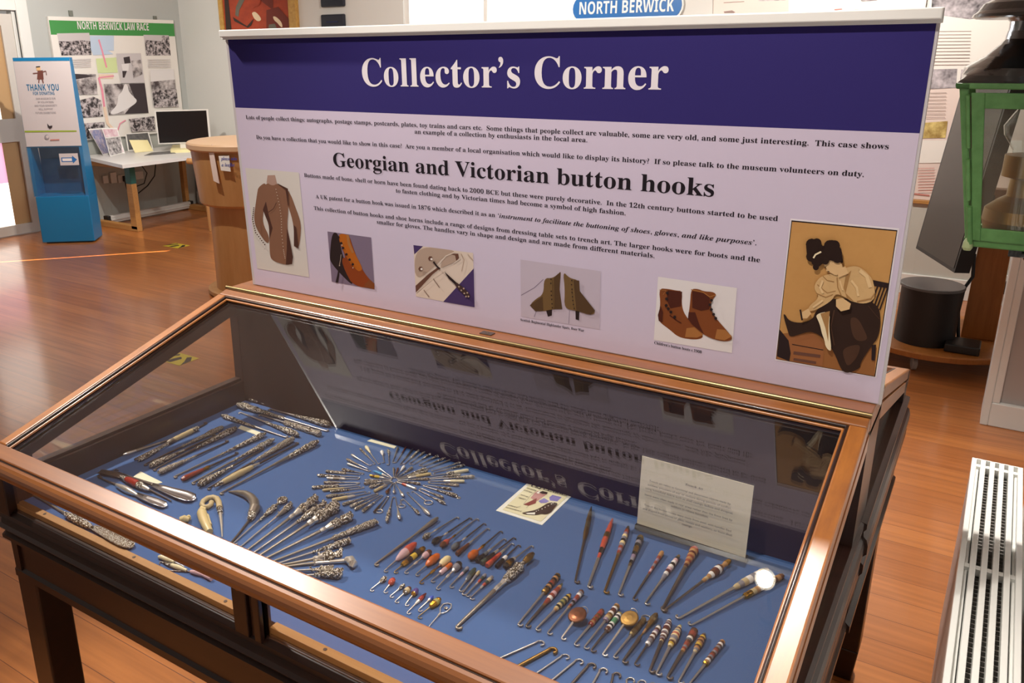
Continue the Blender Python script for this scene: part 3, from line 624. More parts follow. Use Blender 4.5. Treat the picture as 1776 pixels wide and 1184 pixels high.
q.p('pr_skirt', (440, 600), (600, 600), (790, 630), (810, 760), (790, 880), (745, 930), (660, 1060), (665, 1090), (580, 1130), (530, 1110), (480, 980), (400, 870), (316, 830), (240, 850), (165, 875), (150, 830), (118, 720), (128, 705), (160, 760), (250, 775), (330, 745), (345, 690))
q.p('pr_skirt_l', (590, 740), (620, 730), (655, 750), (690, 820), (720, 885), (670, 905), (625, 890), (600, 830)); q.p('pr_skirt_l', (535, 960), (600, 930), (665, 925), (655, 980), (630, 1030), (575, 1085), (550, 1030)); q.stroke('pr_skirt_l', [(480, 680), (455, 800), (480, 930)], 10); q.stroke('pr_skirt_l', [(720, 650), (760, 700), (800, 745)], 5)
q.p('pr_blouse', (390, 440), (470, 420), (560, 380), (640, 365), (710, 410), (760, 480), (772, 600), (700, 640), (600, 620), (560, 590), (490, 560), (460, 620), (310, 700), (290, 660), (380, 590), (335, 530), (350, 480)); q.p('pr_blouse_d', (560, 440), (600, 400), (560, 560), (620, 620), (570, 600), (545, 520)); q.stroke('pr_blouse_d', [(360, 500), (430, 560), (490, 545)], 6); q.stroke('pr_blouse_d', [(500, 450), (505, 520), (530, 580)], 8); q.stroke('pr_blouse_d', [(350, 560), (420, 590), (470, 570)], 6); q.stroke('pr_blouse_d', [(400, 440), (430, 470), (480, 480)], 5); q.stroke('pr_blouse_d', [(640, 620), (740, 600), (768, 560)], 8); q.stroke('pr_blouse_l', [(660, 400), (710, 440), (735, 520)], 26); q.stroke('pr_blouse_l', [(600, 470), (640, 520), (650, 580)], 16); q.stroke('pr_blouse_l', [(400, 470), (380, 520), (400, 560)], 16); q.stroke('pr_blouse_l', [(520, 470), (540, 540)], 10); q.stroke('pr_blouse_l', [(330, 660), (400, 610)], 14)
q.p('pr_face', (405, 350), (470, 320), (530, 340), (545, 390), (500, 440), (455, 415), (420, 400), (428, 385), (412, 370)); q.p('pr_face', (500, 390), (560, 370), (580, 420), (510, 450))
q.p('pr_hair', (280, 210), (345, 178), (382, 185), (385, 225), (415, 225), (430, 190), (480, 180), (520, 225), (540, 300), (545, 350), (520, 340), (470, 318), (420, 340), (375, 365), (365, 398), (335, 385), (330, 345), (290, 320), (285, 260)); [q.blob('pr_hair', x_, y_, r_) for x_, y_, r_ in ((322, 215, 42), (358, 205, 34), (340, 255, 54), (320, 300, 38), (360, 330, 42), (352, 375, 22), (395, 300, 48), (450, 225, 42), (485, 222, 38), (480, 275, 58), (430, 285, 48), (505, 310, 36), (420, 330, 26))]
q.stroke('pr_lace', [(335, 310), (350, 285), (390, 265)], 12); q.stroke('pr_hair', [(414, 372), (428, 372)], 5); q.stroke('pr_hair', [(435, 402), (450, 405)], 4)
q.p('pr_face', (495, 600), (540, 590), (600, 630), (590, 670), (530, 685), (495, 650)); q.p('pr_face', (255, 690), (300, 665), (320, 700), (290, 735), (255, 735)); q.stroke('pr_dark', [(243, 672), (256, 748)], 12)
q.p('pr_lace', (348, 705), (455, 680), (445, 800), (465, 960), (445, 962), (420, 930), (415, 890), (395, 840), (385, 790), (370, 750)); q.p('pr_blouse_d', (385, 700), (452, 682), (442, 780), (440, 900), (420, 800))
q.done('printed_picture', sign, 'sepia portrait of a seated lady buttoning her boot')

# ================================================================== CARDS AND LABELS IN THE CASE
BZ = BED
def bed(px, py, dz=0.0): return onz(px, py, BZ + dz)
mat('label_cream', (232, 226, 196), 0.6); mat('card_cream', (242, 232, 204), 0.6); mat('card_white', (240, 238, 226), 0.5); mat('card_ink', (104, 96, 84), 0.7); mat('card_brown', (84, 70, 52), 0.6)
def flat_card(name, label, cat, corners, m, t=0.0012, group=None):
    q = [bed(*c) for c in corners]; b = MB(); b.prism(q, V((0, 0, t)), m); o = b.build(name, None, loc=sum(q, V()) / 4); return tag(o, label, cat, group)
c = flat_card('paper_label', 'blank cream label beside the red-handled shoe horn hook', 'label', [(229, 829), (244, 818), (282, 837), (262, 842)], 'label_cream', group='paper labels in the case')
c = flat_card('paper_label', 'narrow cream label among the long silver hooks at the upper left', 'label', [(413, 743), (418, 738), (452, 750), (446, 755)], 'label_cream', group='paper labels in the case')
c = flat_card('paper_label', 'cream label strip behind the starburst of small hooks', 'label', [(637, 765), (644, 762), (688, 774), (684, 778)], 'label_cream', group='paper labels in the case')
# advertising card
K = 11.1
def ck(x, y): return (850 + x / K, 820 + y / K)
cs = [bed(*ck(*p)) for p in ((112, 728), (800, 128), (1650, 372), (1000, 1008))]
ad = thing('advert_card', 'small cream advertising card with a black button boot, lying on the felt', 'card', sum(cs, V()) / 4)
b = MB(); b.prism(cs, V((0, 0, 0.001)), 'card_white'); b.build('card', ad)
mat('ad_cream', (232, 224, 186), 0.5); mat('ad_pink', (196, 142, 136), 0.5); mat('ad_maroon', (140, 70, 66), 0.5); mat('ad_blue', (136, 126, 190), 0.5); mat('ad_dark', (58, 42, 36), 0.5)
q = Print(lambda px, py, off: bed(px, py, 0.001 + off), (850, 820), K)
q.p('ad_cream', (235, 705), (800, 180), (1540, 400), (980, 935))
q.p('ad_blue', (1140, 470), (1200, 420), (1380, 465), (1290, 548), (1150, 530)); q.p('ad_blue', (930, 540), (1040, 480), (1140, 540), (1080, 575), (980, 580))
q.p('ad_pink', (920, 340), (1100, 400), (1000, 470), (900, 540), (780, 480), (850, 390)); q.p('ad_maroon', (780, 540), (900, 480), (880, 580), (740, 630), (640, 605)); q.p('card_white', (890, 380), (940, 345), (990, 360), (930, 400)); q.p('ad_dark', (945, 370), (1010, 345), (1110, 370), (1090, 405), (1000, 400))
q.p('ad_dark', (590, 770), (720, 740), (860, 715), (980, 660), (1130, 560), (1330, 570), (1220, 690), (1170, 760), (1060, 800), (990, 780), (900, 810), (700, 800)); q.p('card_white', (680, 770), (870, 755), (860, 800), (720, 790)); q.dots('card_white', [(1000, 690), (1060, 660), (1120, 630), (1180, 595), (1210, 575), (930, 715), (890, 735)], 10)
q.stroke('ad_dark', [(530, 655), (590, 635)], 5); q.stroke('ad_dark', [(700, 665), (735, 635)], 5); q.stroke('ad_dark', [(880, 350), (780, 430), (640, 600)], 4)
q.done('picture', ad)
b = MB()
def bline(mb, t, p, q_, cap, m, dz, style='serif'):
    P, Q = bed(*p, dz), bed(*q_, dz); xd = (Q - P).normalized(); yd = V((-xd.y, xd.x, 0)); mb.text(t, P, xd, yd, m, width=(Q - P).length, cap=cap, style=style)
bline(b, 'C&J CLARKS', ck(775, 255), ck(1470, 440), 0.010, 'ad_dark', 0.0022)
for (p, q_, t) in (((700, 295), (880, 350), 'MAKERS'), ((640, 335), (800, 385), 'OF FINE SHOES'), ((580, 425), (720, 465), 'BOOTS AND'), ((540, 480), (680, 520), 'SHOES'), ((330, 620), (520, 675), 'STREET'), ((290, 665), (600, 750), 'SOMERSET')):
    bline(b, t, ck(*p), ck(*q_), 0.0045, 'card_ink', 0.0022)
b.build('lettering', ad)
# trench art card on its stand
x0c, x1c, yc_, zc_ = 1.134, 1.339, -0.040, BED + 0.012
tc = thing('text_card', 'cream text card headed Trench Art in a clear stand at the right', 'card', (1.236, yc_, BED))
tl = 0.03
def tp(u, h, off=0.0): return V((x0c + u * (x1c - x0c), yc_ + 0.006 * -u + h * tl - off, zc_ + h))
b = MB(); b.prism([tp(0, 0), tp(1, 0), tp(1, 0.141), tp(0, 0.141)], V((0, 0.0012, 0)), 'card_cream'); b.build('card', tc)
b = MB()
rows = [('Trench Art', 0.5, 0.30, 0.17, 'italic', 0.0045), ('Trench art refers to functional and decorative objects made by', 0.46, 0.74, 0.0, 0, 0), ('soldiers, prisoners of war or civilians during periods of conflict,', 0.46, 0.76, 0, 0, 0), ('using battlefield debris such as shell casings, bullets and shrapnel.', 0.46, 0.80, 0, 0, 0), None,
        ('Items were often made in rear areas rather than the front lines by', 0.46, 0.80, 0, 0, 0), ('soldiers to relieve boredom.', 0.48, 0.34, 0, 0, 0), None, ('Trench Art button hooks were made from steel, with handles filed', 0.46, 0.80, 0, 0, 0), ('and shaped from pieces of glass, metals and washers, or from shell', 0.46, 0.82, 0, 0, 0), ('casings.', 0.47, 0.095, 0, 0, 0)]
h = 0.107
for i, r in enumerate(rows):
    if r is None: h -= 0.005; continue
    w = (0.16 if i == 0 else r[2]) * (x1c - x0c)
    P = tp(r[1], h, 0.0004) - V((w / 2, 0, 0)); b.text(r[0], P, (1, -0.03, 0), (0, tl, 1), 'card_ink' if i else 'grey_ink', width=w, cap=0.0042, style='italic' if i == 0 else 'sans')
    h -= 0.0083 if i else 0.0125
b.build('lettering', tc)
b = MB(); b.box((x0c - 0.004, yc_ - 0.020, BED), (x1c + 0.004, yc_ + 0.012, BED + 0.0025), 'acrylic'); b.prism([tp(-0.005, -0.0095, -0.003), tp(1.005, -0.0095, -0.003), tp(1.005, 0.143, -0.003), tp(-0.005, 0.143, -0.003)], V((0, 0.0015, 0)), 'acrylic'); lab(b.build('stand', tc), 'clear acrylic stand')
b = MB(); b.box((x0c - 0.002, yc_ - 0.007, BED + 0.0026), (x1c + 0.002, yc_ + 0.006, BED + 0.0115), 'black', 0.001); lab(b.build('base', tc), 'black strip below the card')  # black strip filling the dark band under the card
# numbered paper tag standing at the left
P = bed(445, 688); tg = thing('paper_tag', 'little white folded paper tag numbered 5 standing beside the long silver hooks', 'tag', P)
b = MB(); b.prism([P + V((-0.006, 0, 0.001)), P + V((0.003, -0.004, 0.001)), P + V((0.014, -0.008, 0.016)), P + V((0.010, -0.006, 0.038)), P + V((-0.006, 0, 0.026))], V((0, 0.0008, 0)), 'white_paper'); b.build('tag', tg)
b = MB(); b.text('5', P + V((-0.001, -0.0035, 0.010)), (0.94, -0.34, 0), (0.1, 0, 1), 'ink', cap=0.012, style='sans'); b.build('numeral', tg)

# ================================================================== BUTTON HOOKS
REG = dict(A=(80, 670, 5.92), B=(350, 660, 5.92), C=(100, 820, 5.92), D=(360, 820, 5.92), E=(540, 750, 5.92), F=(630, 880, 5.92), G=(840, 800, 5.92), H=(980, 860, 5.92), I=(1100, 920, 5.92), J=(860, 980, 5.803), K=(1000, 1000, 5.92))
def zp(r, x, y): o = REG[r]; return (o[0] + x / o[2], o[1] + y / o[2])
def W(r, x, y, h): return bed(*zp(r, x, y), h)
SHAPES = dict(
    rep=[(0, .30), (.06, .50), (.12, .38), (.45, .70), (.75, 1), (.9, .98), (1, .55)],
    slim=[(0, .45), (.08, .7), (.14, .55), (.5, .8), (.9, 1), (1, .55)],
    barrel=[(0, .45), (.1, .72), (.3, .92), (.55, 1), (.85, .85), (1, .5)],
    spindle=[(0, .4), (.15, .7), (.4, 1), (.6, 1), (.85, .7), (1, .35)],
    ball=[(0, .26), (.15, .42), (.22, .24), (.42, .26), (.48, .45), (.56, .78), (.68, .98), (.76, 1), (.84, .96), (.94, .68), (1, .2)],
    egg=[(0, .12), (.08, .45), (.25, .82), (.45, 1), (.65, .98), (.85, .72), (.96, .38), (1, .1)],
    tear=[(0, .2), (.3, .3), (.5, .55), (.72, 1), (.85, .95), (.95, .6), (1, .15)],
    cyl=[(0, .8), (.03, 1), (.97, 1), (1, .8)],
    cone=[(0, .42), (.1, .5), (.95, 1), (1, .85)],
    bullet=[(0, .6), (.06, .85), (.1, .7), (.14, 1), (.62, 1), (.75, .85), (.9, .5), (1, .1)],
    knob=[(0, .4), (.2, .55), (.45, .8), (.7, .95), (.72, .9), (.8, 1.05), (.9, 1.05), (.97, .75), (1, .3)],
    vase=[(0, .35), (.1, .55), (.16, .4), (.4, 1), (.62, 1), (.7, .55), (.76, .42), (.84, .7), (.93, .7), (1, .4)],
    collar=[(0, .4), (.1, .55), (.16, .42), (.35, .9), (.55, 1), (.62, .6), (.68, .9), (.82, 1), (.93, .8), (1, .4)],
)
def interp(pr, t):
    for (a, ra), (b_, rb) in zip(pr, pr[1:]):
        if t <= b_: return ra + (rb - ra) * (t - a) / (b_ - a + 1e-9)
    return pr[-1][1]
def handle_geo(mb, a, u, length, r, shape, cols, seg=12, step=0.08):
    pr = SHAPES[shape]; prof = []; n = len(cols); fq = random.uniform(20, 48)
    for i, cm in enumerate(cols):
        k = max(3, int((26 if cm.startswith('chased') else 14) / n) + 1)
        for j in range(k):
            t = (i + j / (k - 1)) / n
            bulge = (1 + step * (math.sin(PI * j / (k - 1)) - 0.5)) if n > 2 else 1
            if cm.startswith('chased'): bulge *= 1 + 0.09 * math.sin(t * fq) + random.uniform(-0.07, 0.07)
            prof.append((t * length, r * interp(pr, t) * bulge, cm))
    mb.lathe(a, u, prof, cols[0], seg)
NHOOK = [0]
def hook(reg, tip, end, joint, r, shape, cols, label, shank='steel', rs=0.0013, curl=1, crad=0.0042, group='button hooks', name='button_hook', ring=None, extra=None, parts=True, step=0.08):
    r = r / 1000
    zc = r * max(p[1] for p in SHAPES[shape]) + 0.0006
    E_ = W(reg, *end, zc); T_ = W(reg, *tip, rs + 0.0006)
    d = E_ - T_; Lh = d.length; u = d.normalized(); Jn = T_ + d * joint
    o = thing(name, label, 'button hook', bed(*zp(reg, (tip[0] + end[0]) / 2, (tip[1] + end[1]) / 2)), group)
    mb = MB(); handle_geo(mb, Jn, u, (E_ - Jn).length, r, shape, cols, step=step)
    if ring == 'coin': pass
    mb.build('handle', o)
    sd = V((u.y, -u.x, 0)).normalized() * curl
    pts = [Jn + u * 0.002]; rr = [rs * 1.5]
    c0 = T_ + u * crad * 1.2
    pts.append(Jn + (c0 - Jn) * 0.55); rr.append(rs * 1.2)
    pts.append(c0 + u * crad * 0.9); rr.append(rs)
    cc = c0 + sd * crad
    for k in range(9):
        th = PI * 1.15 * k / 8
        pts.append(cc - sd * crad * math.cos(th) - V((u.x, u.y, 0)).normalized() * crad * 1.05 * math.sin(th)); rr.append(rs * 0.92)
    for i in range(3, len(pts)): pts[i].z = BZ + rs + 0.0008
    sb = MB(); sb.tube(pts, rr, shank, 7); sb.build('shank', o)
    if ring:
        kind, m, R0 = ring
        rb = MB(); base = E_ + u * (R0 if kind == 'loop' else 0)
        if kind == 'loop':
            n = 18; cpt = E_ + u * R0 * 0.9; vv = V((u.y, -u.x, 0)).normalized()
            hu = V((u.x, u.y, 0)).normalized()
            rb.tube([V((0, 0, BZ + 0.0016)) + V((cpt.x, cpt.y, 0)) + hu * R0 * math.cos(2 * PI * k / n) + vv * R0 * math.sin(2 * PI * k / n) for k in range(n)], 0.0010, m, 6, closed=True)
            rb.build('ring', o)
        elif kind == 'bead':
            rb.ball(E_ + u * R0 * 0.6, R0, m); rb.build('bead', o)
    NHOOK[0] += 1
    return o

# ---- the starburst of small silver hooks
def ordinal(n):
    return f"{n}{'th' if 10 <= n % 100 <= 20 else {1: 'st', 2: 'nd', 3: 'rd'}.get(n % 10, 'th')}"
cS = 'chased_fine'
OUT = [ # outer end, inner hook, radius mm, shape, colours, word
    ((790, 170), (800, 330), 3.6, 'tear', ['chased_silver'], 'knobbed silver'), ((890, 150), (830, 310), 2.4, 'slim', ['pewter'], 'plain pewter'), ((1005, 92), (870, 310), 2.5, 'slim', ['brown'], 'dark brown'), ((1055, 155), (905, 330), 2.8, 'slim', ['dark_steel'], 'dark steel'),
    ((1110, 175), (955, 325), 2.8, 'cyl', [cS], 'chased silver'), ((1200, 168), (1000, 325), 3.4, 'rep', [cS], 'chased silver'), ((1235, 212), (1045, 330), 3.2, 'rep', ['chased_silver'], 'embossed silver'), ((1330, 222), (1100, 335), 3.6, 'rep', [cS], 'chased silver'),
    ((1398, 252), (1140, 350), 3.2, 'slim', ['chased_silver'], 'embossed silver'), ((1470, 262), (1180, 375), 2.4, 'slim', ['pewter'], 'slender pewter'), ((1605, 282), (1240, 395), 3.4, 'rep', [cS], 'chased silver'), ((1575, 332), (1245, 415), 3.2, 'rep', ['chased_silver'], 'embossed silver'),
    ((1612, 385), (1225, 445), 3.6, 'cyl', ['chased_silver', 'ivory', 'ivory'], 'ivory-handled'), ((1535, 432), (1215, 465), 3.0, 'slim', [cS], 'chased silver'), ((1678, 448), (1205, 478), 3.8, 'rep', [cS], 'large chased silver'), ((1572, 498), (1200, 498), 3.4, 'cyl', ['silver', 'ivory', 'ivory'], 'ivory-handled'),
    ((1518, 538), (1195, 518), 3.2, 'rep', [cS], 'chased silver'), ((1438, 578), (1185, 540), 3.2, 'rep', ['chased_silver'], 'embossed silver'), ((1500, 650), (1140, 545), 4.2, 'rep', ['chased_silver'], 'stout silver ringed'), ((1355, 668), (1120, 570), 3.2, 'rep', [cS], 'chased silver'),
    ((1378, 728), (1095, 590), 3.8, 'tear', ['chased_silver'], 'embossed silver'), ((1180, 700), (1045, 600), 1.2, 'cyl', ['silver'], 'ring-handled silver'), ((1215, 842), (975, 615), 4.6, 'tear', ['silver'], 'plain silver pear-handled'), ((1105, 832), (945, 680), 3.8, 'tear', ['chased_silver'], 'short embossed silver'),
    ((925, 738), (910, 690), 1.2, 'cyl', ['silver'], 'heart-loop silver'), ((905, 888), (862, 660), 4.4, 'tear', ['silver'], 'silver drop-handled'), ((772, 915), (835, 660), 4.0, 'collar', ['chased_silver'], 'tasselled silver'), ((710, 790), (800, 655), 1.2, 'cyl', ['silver'], 'small ring-handled'),
    ((645, 815), (772, 655), 2.8, 'cone', ['dark_steel'], 'folding dark steel'), ((522, 808), (738, 645), 3.6, 'rep', ['chased_silver'], 'embossed silver'), ((440, 788), (720, 640), 3.4, 'rep', [cS], 'chased silver'), ((398, 758), (690, 635), 3.6, 'rep', ['chased_silver'], 'ribbed silver'),
    ((318, 738), (680, 622), 3.4, 'rep', [cS], 'chased silver'), ((212, 692), (610, 618), 3.6, 'cyl', ['silver', 'bone', 'bone'], 'bone-handled'), ((148, 655), (560, 602), 3.6, 'rep', [cS], 'fluted silver'), ((192, 604), (545, 568), 3.2, 'slim', ['chased_silver'], 'embossed silver'),
    ((112, 592), (500, 548), 3.2, 'slim', ['beige'], 'horn-handled'), ((5, 562), (480, 532), 3.6, 'cyl', ['chased_silver'], 'long banded silver'), ((125, 510), (500, 512), 3.2, 'rep', [cS], 'chased silver'), ((160, 468), (490, 480), 3.4, 'cyl', ['silver', 'pewter', 'silver'], 'tubular silver'),
    ((60, 436), (500, 458), 3.4, 'rep', ['chased_silver'], 'long embossed silver'), ((148, 395), (505, 432), 3.4, 'cyl', [cS], 'chased silver'), ((310, 375), (545, 418), 3.4, 'rep', ['chased_silver'], 'embossed silver'), ((368, 318), (600, 402), 3.2, 'slim', ['silver'], 'smooth silver'),
    ((362, 272), (590, 378), 3.4, 'rep', [cS], 'chased silver'), ((405, 222), (605, 342), 3.4, 'tear', ['silver'], 'ball-ended silver'), ((498, 162), (660, 322), 2.8, 'slim', ['chased_silver'], 'slender silver'), ((555, 135), (688, 325), 4.4, 'tear', ['silver', 'ivory', 'ivory'], 'white pear-handled'),
    ((720, 185), (752, 310), 4.4, 'tear', ['silver', 'white', 'white'], 'short white pear-handled')]
for i, (e, t, r, sh, cols, wd_) in enumerate(OUT):
    rg = None
    if 'ring-handled' in wd_ or 'loop' in wd_: rg = ('loop', 'silver', 0.0085 if wd_.startswith('ring') else 0.0065)
    if 'stout' in wd_: rg = ('loop', 'silver', 0.0034)
    jt = 0.42 if rg is None or 'stout' in wd_ else 0.9
    hook('E', t, e, jt, r, sh, cols, f'{wd_} button hook, {ordinal(i + 1)} clockwise from the top of the starburst outer ring', 'steel', 0.0009, 1 if i % 2 else -1, 0.0026, 'outer ring of the silver starburst', 'small_button_hook', ring=rg)
INN = [((845, 360), (838, 430), 2.6, 'slim', ['pewter'], 'pewter'), ((892, 362), (862, 432), 2.4, 'slim', ['brown'], 'dark brown'), ((958, 338), (880, 435), 3.4, 'tear', ['silver', 'white', 'white'], 'white pear-handled'), ((1040, 352), (900, 445), 3.0, 'rep', [cS], 'chased silver'), ((1180, 362), (915, 455), 3.0, 'rep', ['chased_silver'], 'embossed silver'),
       ((1192, 392), (920, 465), 2.8, 'cyl', [cS], 'chased silver'), ((1228, 420), (925, 475), 3.2, 'cyl', ['silver', 'bone', 'bone'], 'bone-handled'), ((1212, 472), (920, 488), 3.0, 'rep', [cS], 'chased silver'), ((1120, 524), (915, 500), 3.0, 'slim', ['chased_silver'], 'embossed silver'), ((1075, 578), (895, 515), 3.2, 'cyl', ['coral', 'silver', 'silver'], 'coral-tipped silver'),
       ((945, 655), (870, 545), 3.6, 'tear', ['silver'], 'silver drop-handled'), ((846, 622), (850, 555), 2.8, 'tear', ['silver'], 'short silver'), ((768, 622), (828, 540), 3.6, 'tear', ['pewter', 'copper', 'copper'], 'copper-ended'), ((645, 602), (800, 530), 3.4, 'cyl', ['silver', 'beige', 'beige'], 'horn-handled'), ((592, 558), (800, 510), 3.8, 'rep', ['chased_silver'], 'stout embossed silver'),
       ((538, 520), (790, 498), 3.6, 'rep', [cS], 'chased silver'), ((545, 490), (790, 485), 3.2, 'rep', ['chased_silver'], 'embossed silver'), ((598, 438), (800, 470), 3.4, 'barrel', ['silver', 'yellow', 'gold'], 'golden yellow'), ((640, 394), (815, 448), 3.4, 'barrel', ['silver', 'turq', 'turq'], 'turquoise-handled'), ((672, 348), (820, 438), 2.8, 'tear', ['silver'], 'smooth silver')]
for i, (e, t, r, sh, cols, wd_) in enumerate(INN):
    t = (850 + (t[0] - 850) * .45, 490 + (t[1] - 490) * .45)
    hook('E', t, e, 0.32, r, sh, cols, f'{wd_} button hook, {ordinal(i + 1)} clockwise from the top of the starburst inner ring', 'steel', 0.0009, 1 if i % 2 else -1, 0.0024, 'inner ring of the silver starburst', 'small_button_hook')

# ---- stone and agate handled hooks
g1, g2, g3 = 'upper row of stone-handled hooks', 'middle row of stone-handled hooks', 'lower row of tiny hooks'
FR = [
    ((965, 95), (610, 315), .58, 5.2, 'ball', ['silver', 'silver', 'chased_silver'], 'hook with a silver claw-shaped end, leftmost of the upper stone row'), ((1095, 103), (705, 365), .58, 5.6, 'ball', ['silver', 'dark_steel', 'black'], 'hook with a round black stone end, second from left in the upper stone row'),
    ((1165, 112), (790, 400), .58, 5.6, 'ball', ['gold', 'brick', 'coral', 'brown'], 'hook with a red and brown agate end, third from left in the upper stone row'), ((1240, 160), (905, 425), .55, 5.6, 'ball', ['silver', 'dark_steel', 'slate'], 'hook with a domed grey steel end, fourth from left in the upper stone row'),
    ((1275, 212), (960, 475), .5, 4.6, 'cone', ['silver', 'brown', 'brown', 'brown'], 'hook with a tapering dark brown wooden handle, in the upper stone row'), ((1408, 240), (1085, 520), .52, 8.0, 'ball', ['gold', 'amber', 'amber', 'amber'], 'hook with a large amber ball and gilt collar, in the upper stone row'),
    ((1445, 318), (1165, 545), .5, 4.8, 'cone', ['silver', 'slate', 'black', 'black'], 'hook with a tapering grey and black handle right of the amber ball hook'), ((1545, 305), (1215, 570), .5, 4.8, 'cone', ['silver', 'black', 'black', 'dgreen'], 'hook with a black stone cone handle left of the red agate cone'),
    ((1525, 365), (1270, 595), .30, 5.2, 'cone', ['silver', 'coral', 'red', 'coral'], 'hook with a red agate cone handle, in the upper stone row'), ((1592, 382), (1365, 605), .55, 4.0, 'cyl', ['white', 'black', 'black'], 'short hook with a black cylinder end beside the red agate cone'), ((1725, 388), (1445, 610), .6, 6.2, 'barrel', ['silver', 'black', 'gold', 'black'], 'hook with a black and gold banded reel end, rightmost of the upper stone row')]
for i, (t, e, j, r, sh, cols, lb) in enumerate(FR): hook('F', t, e, j, r, sh, cols, lb, 'dark_steel' if i % 2 else 'steel', 0.0012, -1, 0.0030, g1)
FM = [
    ((110, 588), (765, 105), .52, 4.6, 'rep', ['pewter'], 'long pewter hook with a swollen knobbed handle at the left of the stone rows', 'pewter'), ((205, 655), (548, 358), .36, 8.4, 'egg', ['rose', 'rose', 'coral', 'coral'], 'hook with a large pink and white agate egg handle', 'steel'), ((308, 665), (625, 415), .28, 5.4, 'cyl', ['gold', 'black', 'yellow', 'black', 'gold'], 'hook with a black and yellow barrel handle beside the pink egg', 'brass'),
    ((415, 668), (700, 440), .35, 6.2, 'ball', ['silver', 'grey', 'rose', 'brown'], 'hook with a mauve pearl ball and brown end', 'steel'), ((530, 692), (785, 475), .42, 7.4, 'egg', ['orange', 'amber', 'orange'], 'hook with a shiny orange ball handle in the middle stone row', 'steel'), ((570, 772), (895, 505), .35, 7.4, 'ball', ['gold', 'brown', 'cream', 'cream'], 'hook with a cream ball on a gilt jointed stem', 'old_brass'),
    ((688, 758), (905, 580), .45, 4.4, 'cyl', ['rose', 'rose', 'orange', 'orange'], 'hook with a pink and orange cylinder handle', 'steel'), ((742, 835), (1005, 560), .40, 7.0, 'ball', ['silver', 'silver', 'grey', 'black'], 'hook with a dark stone ball above a silver bead', 'steel'), ((880, 815), (1075, 615), .45, 3.4, 'cone', ['silver', 'rose', 'slate', 'grey'], 'slim hook with a grey stone cone handle right of the dark ball', 'steel'),
    ((978, 855), (1150, 625), .45, 4.8, 'barrel', ['slate', 'dgreen', 'dgreen'], 'hook with a dark green stone handle', 'steel'), ((1008, 892), (1190, 655), .45, 3.0, 'cone', ['silver', 'grey', 'beige'], 'slim hook with a pale grey tapering handle', 'steel'), ((1048, 908), (1255, 685), .48, 3.2, 'cone', ['silver', 'coral', 'dgreen', 'grey'], 'slim hook with a red and green banded handle', 'steel'), ((1090, 935), (1325, 710), .46, 4.0, 'cone', ['silver', 'coral', 'dgreen', 'beige', 'grey'], 'hook with a red, green and grey banded handle, rightmost of the middle stone row', 'steel')]
for i, (t, e, j, r, sh, cols, lb, sk) in enumerate(FM): hook('F', t, e, j, r, sh, cols, lb, sk, 0.0018 if i == 0 else 0.0011, 1, 0.0034, g2)
FL = [
    ((62, 850), (240, 710), .60, 4.6, 'egg', ['chased_silver'], 'tiny hook with a silver flower end, leftmost of the lowest stone row', 'silver'), ((203, 872), (320, 725), .52, 5.6, 'egg', ['coral', 'coral', 'red'], 'tiny hook with a coral ball end', 'silver'), ((265, 915), (430, 785), .58, 3.6, 'egg', ['chased_silver'], 'tiny hook with a plain silver bud end', 'silver'), ((318, 968), (490, 815), .52, 5.4, 'egg', ['chased_silver', 'beige', 'brown'], 'tiny hook with a silver and brown ball end', 'silver'),
    ((422, 1003), (560, 830), .55, 5.4, 'egg', ['gold', 'purple', 'purple'], 'tiny hook with a purple blossom end', 'silver'), ((440, 1085), (645, 880), .45, 3.6, 'spindle', ['silver', 'red', 'maroon'], 'tiny hook with a dark red stick handle', 'silver'), ((556, 1058), (722, 905), .62, 3.4, 'egg', ['silver', 'blue', 'blue'], 'tiny hook with a bright blue head', 'silver'), ((553, 1128), (790, 935), .55, 6.2, 'barrel', ['gold', 'gold', 'straw', 'gold'], 'tiny brass hook with a gold box-shaped end', 'brass')]
for i, (t, e, j, r, sh, cols, lb, sk) in enumerate(FL): hook('F', t, e, j, r, sh, cols, lb, sk, 0.0009, 1, 0.0032, g3)
o = hook('F', (640, 1260), (790, 1085), .86, 2.0, 'cyl', ['silver'], 'thin silver pin hook with a heart-shaped wire loop handle', 'silver', 0.0007, 1, 0.003, g3)
b = MB(); ctr = W('F', 850, 1030, 0.0018); pts = [W('F', x, y, 0.0018) for x, y in ((790, 1085), (790, 1030), (820, 990), (865, 980), (905, 990), (900, 1030), (860, 1065), (815, 1085))]
b.tube(pts, 0.0011, 'silver', 6, closed=True); b.ball(ctr, 0.0035, 'chased_silver', 10, 6, (1, 1, .4)); b.build('wire_loop', o)
hook('F', (945, 1235), (1745, 470), .46, 9.0, 'vase', ['silver', 'chased_silver', 'chased_silver', 'old_brass'], 'very long pewter hook with a swollen gilt and silver vase handle', 'pewter', 0.0026, 1, 0.004, 'long ornate hooks')

